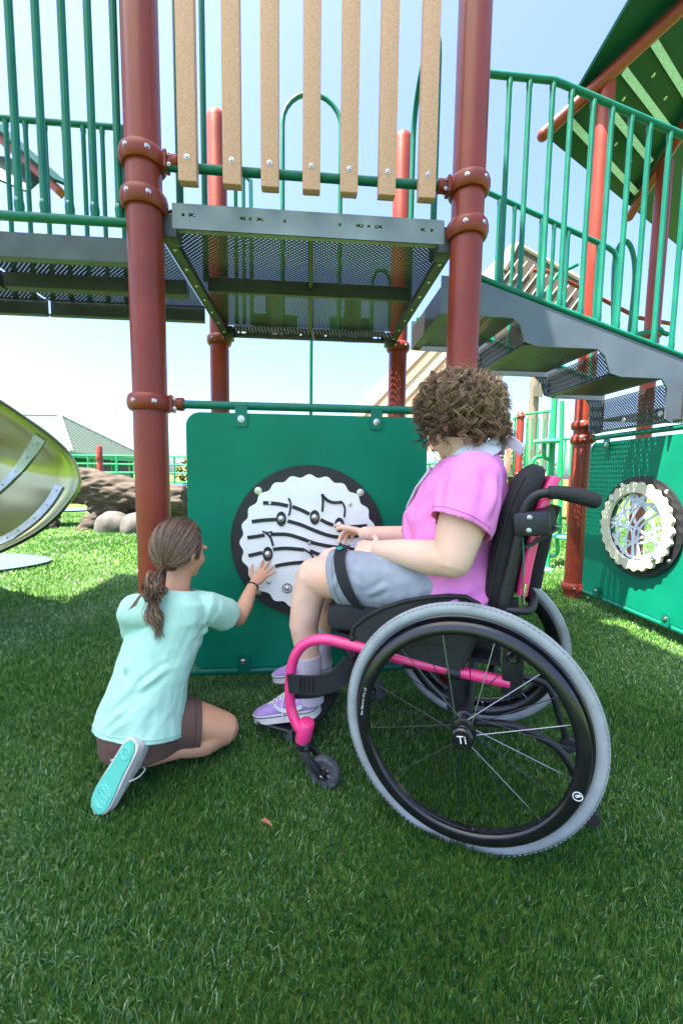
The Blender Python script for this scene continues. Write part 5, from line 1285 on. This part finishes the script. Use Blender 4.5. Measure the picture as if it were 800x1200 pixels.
# ------------------------------------------------------------------ kneeling child (world frame)
def kneeling():
    fx = V((.30, .954, 0)).normalized(); rx = V((fx.y, -fx.x, 0))
    b = MB()
    T_ = [(V((.112, -.435, .105)), .105, .085), (V((.112, -.43, .17)), .118, .092), (V((.124, -.41, .26)), .096, .076), (V((.15, -.375, .36)), .100, .078), (V((.176, -.35, .45)), .112, .072), (V((.186, -.342, .505)), .100, .058), (V((.189, -.335, .54)), .048, .044)]
    b.loft([(c, rx*w, fx*d+V((0, 0, -.01))) for c, w, d in T_], 22)
    b.limb([(.188, -.335, .50), (.190, -.318, .55), (.192, -.300, .60)], [.042, .038, .040])
    hf = V((.52, .85, -.14)); hM, hc = head(b, (.193, -.285, .668), hf, (0, 0, 1), .93)
    # right arm to the panel
    sh = V((.292, -.338, .485)); el = V((.366, -.215, .408)); wr = on(296, 686, 'y', -.085)
    b.limb([sh-rx*.03, sh, sh.lerp(el, .5)+V((0, 0, .004)), el], [.042, .043, .036, .031]); b.limb([el, el.lerp(wr, .35)+V((.004, 0, -.003)), wr], [.032, .030, .021])
    tgt = on(322, 655, 'y', -.045); hd = (tgt-wr).normalized()
    hand(b, wr+hd*.004, hd, V((.1, .95, -.25)), .122, -1, (.15, .55, .45, .5, .6), spread=.26)
    # left arm, reaching forward out of sight
    shl = V((.080, -.372, .488)); ell = V((.055, -.26, .36)); wl = V((.13, -.13, .36))
    b.limb([shl+rx*.03, shl, ell], [.042, .042, .031]); b.limb([ell, wl], [.031, .021]); hand(b, wl, (.45, .85, .1), (0, .2, -1), .12, 1, (.3, .6, .6, .7, .7), .15)
    # right leg folded, knee to the right, sitting on the heel
    hip = V((.165, -.425, .145)); kn = V((.338, -.362, .078)); an = V((.150, -.484, .080))
    b.limb([hip, hip.lerp(kn, .5)+V((0, 0, .012)), kn], [.082, .068, .053]); b.limb([kn, kn.lerp(an, .28)+V((.0, -.004, -.012)), kn.lerp(an, .62), an], [.050, .048, .038, .029])
    b.limb([an, an+V((-.022, -.008, .012))], [.029, .028])
    # left leg under and in front
    kl = V((.13, -.20, .27)); al = V((.10, -.22, .075))
    b.limb([(.075, -.42, .145), (.10, -.30, .21), kl], [.08, .066, .052]); b.limb([kl, kl.lerp(al, .4), al], [.05, .044, .03])
    me = remesh(b, .0032, 4, .5, 'person')
    o = obj('person', me, SK2); tag(o, 'kneeling child in mint shirt and brown shorts with ponytail touching the white disc', 'person')
    face_bits(o, hM, hc, .93)
    # shirt
    s = MB()
    S_2 = [(V((.106, -.445, .09)), .142, .112), (V((.106, -.442, .15)), .140, .112), (V((.112, -.43, .20)), .132, .105), (V((.126, -.405, .28)), .120, .096), (V((.152, -.372, .37)), .122, .094), (V((.177, -.349, .455)), .130, .086), (V((.187, -.342, .51)), .114, .072), (V((.190, -.336, .545)), .068, .057), (V((.191, -.333, .565)), .058, .05)]
    s.loft([(c, rx*w, fx*d+V((0, 0, -.012))) for c, w, d in S_2], 26)
    caps_ = []
    for s0, e0, q in ((sh, el, 1), (shl, ell, -1)):
        dv = (e0-s0).normalized(); end = s0.lerp(e0, .58)-V((0, 0, .006)); s.limb([s0-rx*.045*q, s0, s0.lerp(e0, .3)], [.053, .056, .057]); s.tube([s0, s0.lerp(e0, .3), end], [.056, .057, .058], 20); caps_.append((end, dv))
    sm = remesh(s, .0045, 3, .5, 'shirt'); folds(sm, .0065, (11, 11, 9), 3)
    for p, n in caps_: open_cap(sm, p, n, .08)
    cut(sm, [((.19, -.336, .550), (.1, .2, 1), (.19, -.336, .57), .09), ((.11, -.44, .138), V((-.10, -.25, -1)), None, 0)])
    crease(sm, [((.02, -.50, .17), (.10, -.52, .25)), ((.03, -.52, .145), (.14, -.53, .20)), ((.08, -.53, .15), (.19, -.49, .24)), ((.20, -.48, .18), (.215, -.44, .30)), ((.14, -.535, .16), (.21, -.47, .27)), ((.22, -.43, .43), (.30, -.38, .46)), ((.235, -.41, .40), (.31, -.36, .43)), ((.06, -.46, .40), (.10, -.46, .30)), ((.19, -.46, .38), (.22, -.42, .33)), ((.0, -.50, .20), (.06, -.52, .32)), ((.04, -.53, .22), (.16, -.52, .31)), ((.10, -.53, .28), (.21, -.47, .35)), ((.02, -.48, .28), (.06, -.48, .42)), ((.24, -.43, .38), (.27, -.40, .46))], .010, .011)
    so_ = obj('shirt', sm, mat('mint cotton', (.42, .69, .555), .85, noise_amt=.05, noise_scale=25, bump=.22, bump_scale=700), o); solid(so_, .002)
    MS = mat('mint stitch', (.30, .55, .44), .9)
    for p, n in caps_: hem(sm, p-n*.014, n, .09, MS, so_)
    hem(sm, (.11, -.44, .150), V((-.10, -.25, -1)), .3, MS, so_)
    # shorts
    h = MB()
    h.loft([(V((.106, -.442, .085)), rx*.122, fx*.10), (V((.108, -.438, .14)), rx*.132, fx*.106), (V((.112, -.43, .20)), rx*.122, fx*.098)], 22)
    h.limb([hip, hip.lerp(kn, .35)+V((0, 0, .008)), hip.lerp(kn, .62)+V((0, 0, .005)), hip.lerp(kn, .8)], [.088, .080, .075, .074]); h.limb([(.075, -.42, .145), (.11, -.30, .21)], [.088, .074])
    hm = remesh(h, .005, 4, .5, 'shorts'); folds(hm, .005, (14, 14, 12), 7)
    cut(hm, [(hip.lerp(kn, .60), (kn-hip)+V((.0, 0, .05)), kn, .13)])
    crease(hm, [((.05, -.545, .10), (.14, -.55, .13)), ((.13, -.55, .09), (.22, -.49, .12)), ((.18, -.50, .17), (.24, -.45, .10))], .009, .005)
    ho = obj('shorts', hm, mat('brown cotton', (.125, .066, .05), .9, noise_amt=.12, noise_scale=40, bump=.3, bump_scale=600), o); solid(ho, .003)
    hem(hm, hip.lerp(kn, .50), (kn-hip)+V((0, 0, .05)), .12, mat('brown stitch', (.07, .04, .03), .9), ho)
    # right shoe: toes on the turf, sole towards the viewer's left
    heel = on(157, 868, 'y', -.560); toe = on(112, 953, 'y', -.60); toe.z = max(toe.z, .012)
    d = (toe-heel).normalized(); nrm_ = V((.55, .80, -.05)); nrm_ = (nrm_-d*nrm_.dot(d)).normalized(); y = nrm_.cross(d)
    T = Matrix(((d.x, y.x, nrm_.x, heel.x), (d.y, y.y, nrm_.y, heel.y), (d.z, y.z, nrm_.z, heel.z), (0, 0, 0, 1)))
    L = (toe-heel).length*1.02
    GS = mat('grey mesh shoe', (.42, .40, .37), .8, noise_amt=.2, noise_scale=80, bump=.4, bump_scale=300); TS = mat('teal rubber sole', (.09, .50, .38), .6, noise_amt=.05, bump=.2, bump_scale=120); SW = mat('pale midsole', (.62, .58, .52), .7)
    k = L/.24; sh_ = shoe(o, T, L, GS, SW, WTXT, True)
    prof = [(.004, .012), (.02, .024), (.05, .029), (.09, .030), (.125, .034), (.16, .040), (.19, .0415), (.215, .036), (.234, .020)]
    poly = [(x*k, w*k) for x, w in prof]+[(x*k, -w*k) for x, w in prof[::-1]]
    X = T.to_3x3() @ V((1, 0, 0)); Y = T.to_3x3() @ V((0, 1, 0))
    ts = MB().plate(poly, .004, X, -Y, T @ V((0, 0, -.0257*k))+nrm_*.026*k-nrm_*.0005).build('outsole', TS, sh_, 40)
    trs = []
    o0 = lambda x, yv: T @ V((x*k, yv*k, -.0052))
    REL = mat('pale teal relief', (.20, .66, .56), .6)
    for r_, x in ((.020, .04), (.014, .04), (.030, .185), (.022, .185)): MB().torus(o0(x, 0), nrm_, r_*k, [(-.0011, -.001), (.0011, -.001), (.0011, .001), (-.0011, .001)], 28).build('tread_ring', REL, ts)
    for a in (-.012, .012): MB().tube([o0(.04+a, -.012), o0(.04-a, .012)], .0012, 5).build('tread_bar', REL, ts)
    for i in range(5): MB().tube([o0(.15+i*.014, -.03), o0(.155+i*.014, -.004), o0(.15+i*.014, .026)], .0011, 5).build('tread_bar', REL, ts)
    # left shoe, tucked away
    T2 = Matrix(((.2, -.98, 0, al.x), (.98, .2, 0, al.y-.05), (0, 0, 1, .03), (0, 0, 0, 1)))
    shoe(o, T2, .16, GS, SW, WTXT, False)
    # wristband
    wd_ = (wr-el).normalized(); MB().torus(wr-wd_*.006, wd_, .0235, [(.0025*math.cos(q*PI/4), .0025*math.sin(q*PI/4)) for q in range(8)], 24).build('wristband', RUBBER, o)
    # hair: combed back into a low ponytail
    H = Hair(); rnd = random.Random(4); fh = hf.normalized(); M = hM
    A = V((.0735, .092, .092)); hcn = hc+M @ V((0, -.010, .016))
    tie = on(190, 668, 'y', -.385)
    base = MB().ell(hcn, A*1.0, M, 28, 20); bv = []
    for p in base.v:
        q = M.transposed() @ (V(p)-hcn)
        lim = .035+.25*max(0, q.z)
        if q.y > lim and q.z < .055: q.y = lim
        if q.z < -.045 and q.y > -.03: q.z = -.045
        bv.append(hcn+M @ q)
    base.v = bv; H.base(base, .12)
    for i in range(1700):
        # start on the hairline arc from ear over forehead to the other ear, or on the crown
        if rnd.random() < .6:
            a = rnd.uniform(-1.75, 1.75); st = V((math.sin(a), .42-.25*abs(a)+.02*rnd.gauss(0, 1), math.cos(a)*.85))
        else:
            a = rnd.uniform(-2.0, 2.0); st = V((math.sin(a)*.9, rnd.uniform(-.6, .3), math.cos(a)))
        st = st.normalized(); en = M.transposed() @ (tie-hcn); en = V((en.x/A.x, en.y/A.y, en.z/A.z)).normalized()
        lift = rnd.uniform(1.005, 1.055); pts = []; w1 = rnd.gauss(0, .05); w2 = rnd.gauss(0, .05); n = 13
        om = math.acos(max(-1, min(1, st.dot(en))))
        if om < .15: continue
        for j in range(n):
            f = j/(n-1); q = (st*math.sin((1-f)*om)+en*math.sin(f*om))/math.sin(om)
            q = q+V((w1, w2, -.12 if st.z > 0 else 0))*math.sin(PI*f); q.normalize()
            sc = lift*(1+.02*math.sin(PI*f))
            pts.append(hcn+M @ V((q.x*A.x*sc, q.y*A.y*sc, q.z*A.z*sc)))
        pts[-1] = pts[-1].lerp(tie, .7)
        H.strand(pts, rnd.uniform(.0005, .0011), min(1, max(0, rnd.gauss(.55, .25))), 3, .8)
    # gathered tail: a loose knot of loops, then wavy ends over the back
    kc = on(181, 690, 'y', -.43)
    for i in range(46):
        a = rnd.uniform(0, 6.28); r1 = rnd.uniform(.012, .027); tilt = V((rnd.gauss(.3, 1), rnd.gauss(0, .6), rnd.gauss(0, .5))).normalized(); s_, u_ = frame(tilt); off = V((rnd.gauss(0, .008), rnd.gauss(-.004, .005), rnd.gauss(-.002, .012))); ar = rnd.uniform(2.4, 4.6); tone = min(.9, max(.15, rnd.gauss(.5, .18)))
        for k_ in range(13):
            j1, j2, j3 = rnd.gauss(0, .0022), rnd.gauss(0, .0022), rnd.gauss(0, .0022); pts = []
            for j in range(12): t = a+ar*j/11; pts.append(kc+off+s_*(r1+j1)*math.cos(t)*.9+u_*(r1+j2)*math.sin(t)*1.2+tilt*(j3+.004*math.sin(t*1.3)))
            H.strand(pts, rnd.uniform(.0005, .0011), min(1, max(0, tone+.08+rnd.gauss(0, .14))), 3, .8)
    for i in range(90):
        o1 = V((rnd.gauss(0, .006), rnd.gauss(0, .006), rnd.gauss(0, .006))); pts = [tie+o1*.6+(kc-tie)*f+V((0, -.012*math.sin(PI*f), .006*math.sin(PI*f)))+o1*f*1.6 for f in [j/7 for j in range(8)]]
        H.strand(pts, rnd.uniform(.0009, .0018), min(1, max(0, rnd.gauss(.45, .2))), 4, .8)
    kb = MB().ell(kc, (.024, .020, .032), None, 16, 10); H.base(kb, .2)
    for lock, (ln, sx, dx, nst) in enumerate(((.115, .10, -.014, 34), (.15, .10, .0, 55), (.13, .22, .010, 34), (.09, -.10, -.006, 28), (.10, .05, .016, 22))):
        ph = lock*1.7
        for k_ in range(nst):
            p = kc+V((dx+rnd.gauss(0, .0045), rnd.gauss(-.012, .004), -.012)); l2 = ln*rnd.uniform(.8, 1.05); q_ = rnd.gauss(0, .15); pts = []
            for j in range(18):
                f = j/17; pts.append(p+V((sx*l2*f*f+.010*math.sin(ph+q_+f*8.5)*f**.6, -.014*f-.007*math.cos(ph+q_+f*8), -l2*f)))
            H.strand(pts, rnd.uniform(.0005, .0009), min(1, max(0, rnd.gauss(.68, .2))), 3, .3)
    for i in range(26):
        p = kc+V((-.03, .0, -.01)); q = rnd.uniform(.6, 1.1); pts = [p+V((-.055*q*f+.004*math.sin(f*7+i), .01*f, -.05*f*q-.02*f*f+.004*math.cos(f*6+i))) for f in [k/9 for k in range(10)]]
        H.strand(pts, .0006, .75, 3, .5)
    hairo = H.build('hair', hairmat('light brown hair', (.030, .017, .010), (.19, .105, .060), (.52, .33, .20)), o)
    MB().torus(tie.lerp(kc, .25), (kc-tie), .014, [(.004*math.cos(q*PI/4), .004*math.sin(q*PI/4)) for q in range(8)], 20).build('hair_tie', RUBBER, hairo)
kneeling()

# --- one dry leaf on the turf
lc = on(312, 962, 'z', .024)
lf = MB().add([lc+V((-.014, .002, .002)), lc+V((-.004, .006, .004)), lc+V((.010, -.002, .001)), lc+V((.016, -.012, -.004)), lc+V((.002, -.003, -.002)), lc+V((-.014, .002, -.001)), lc+V((-.004, .006, .001)), lc+V((.010, -.002, -.002)), lc+V((.016, -.012, -.006)), lc+V((.002, -.003, -.005))],
              [(0, 1, 2, 3, 4), (9, 8, 7, 6, 5), (0, 5, 6, 1), (1, 6, 7, 2), (2, 7, 8, 3), (3, 8, 9, 4), (4, 9, 5, 0)]).build('dry_leaf', mat('dry leaf', (.30, .12, .05), .8))
tag(lf, 'tiny curled dry brown leaf lying alone on the green turf', 'leaf')
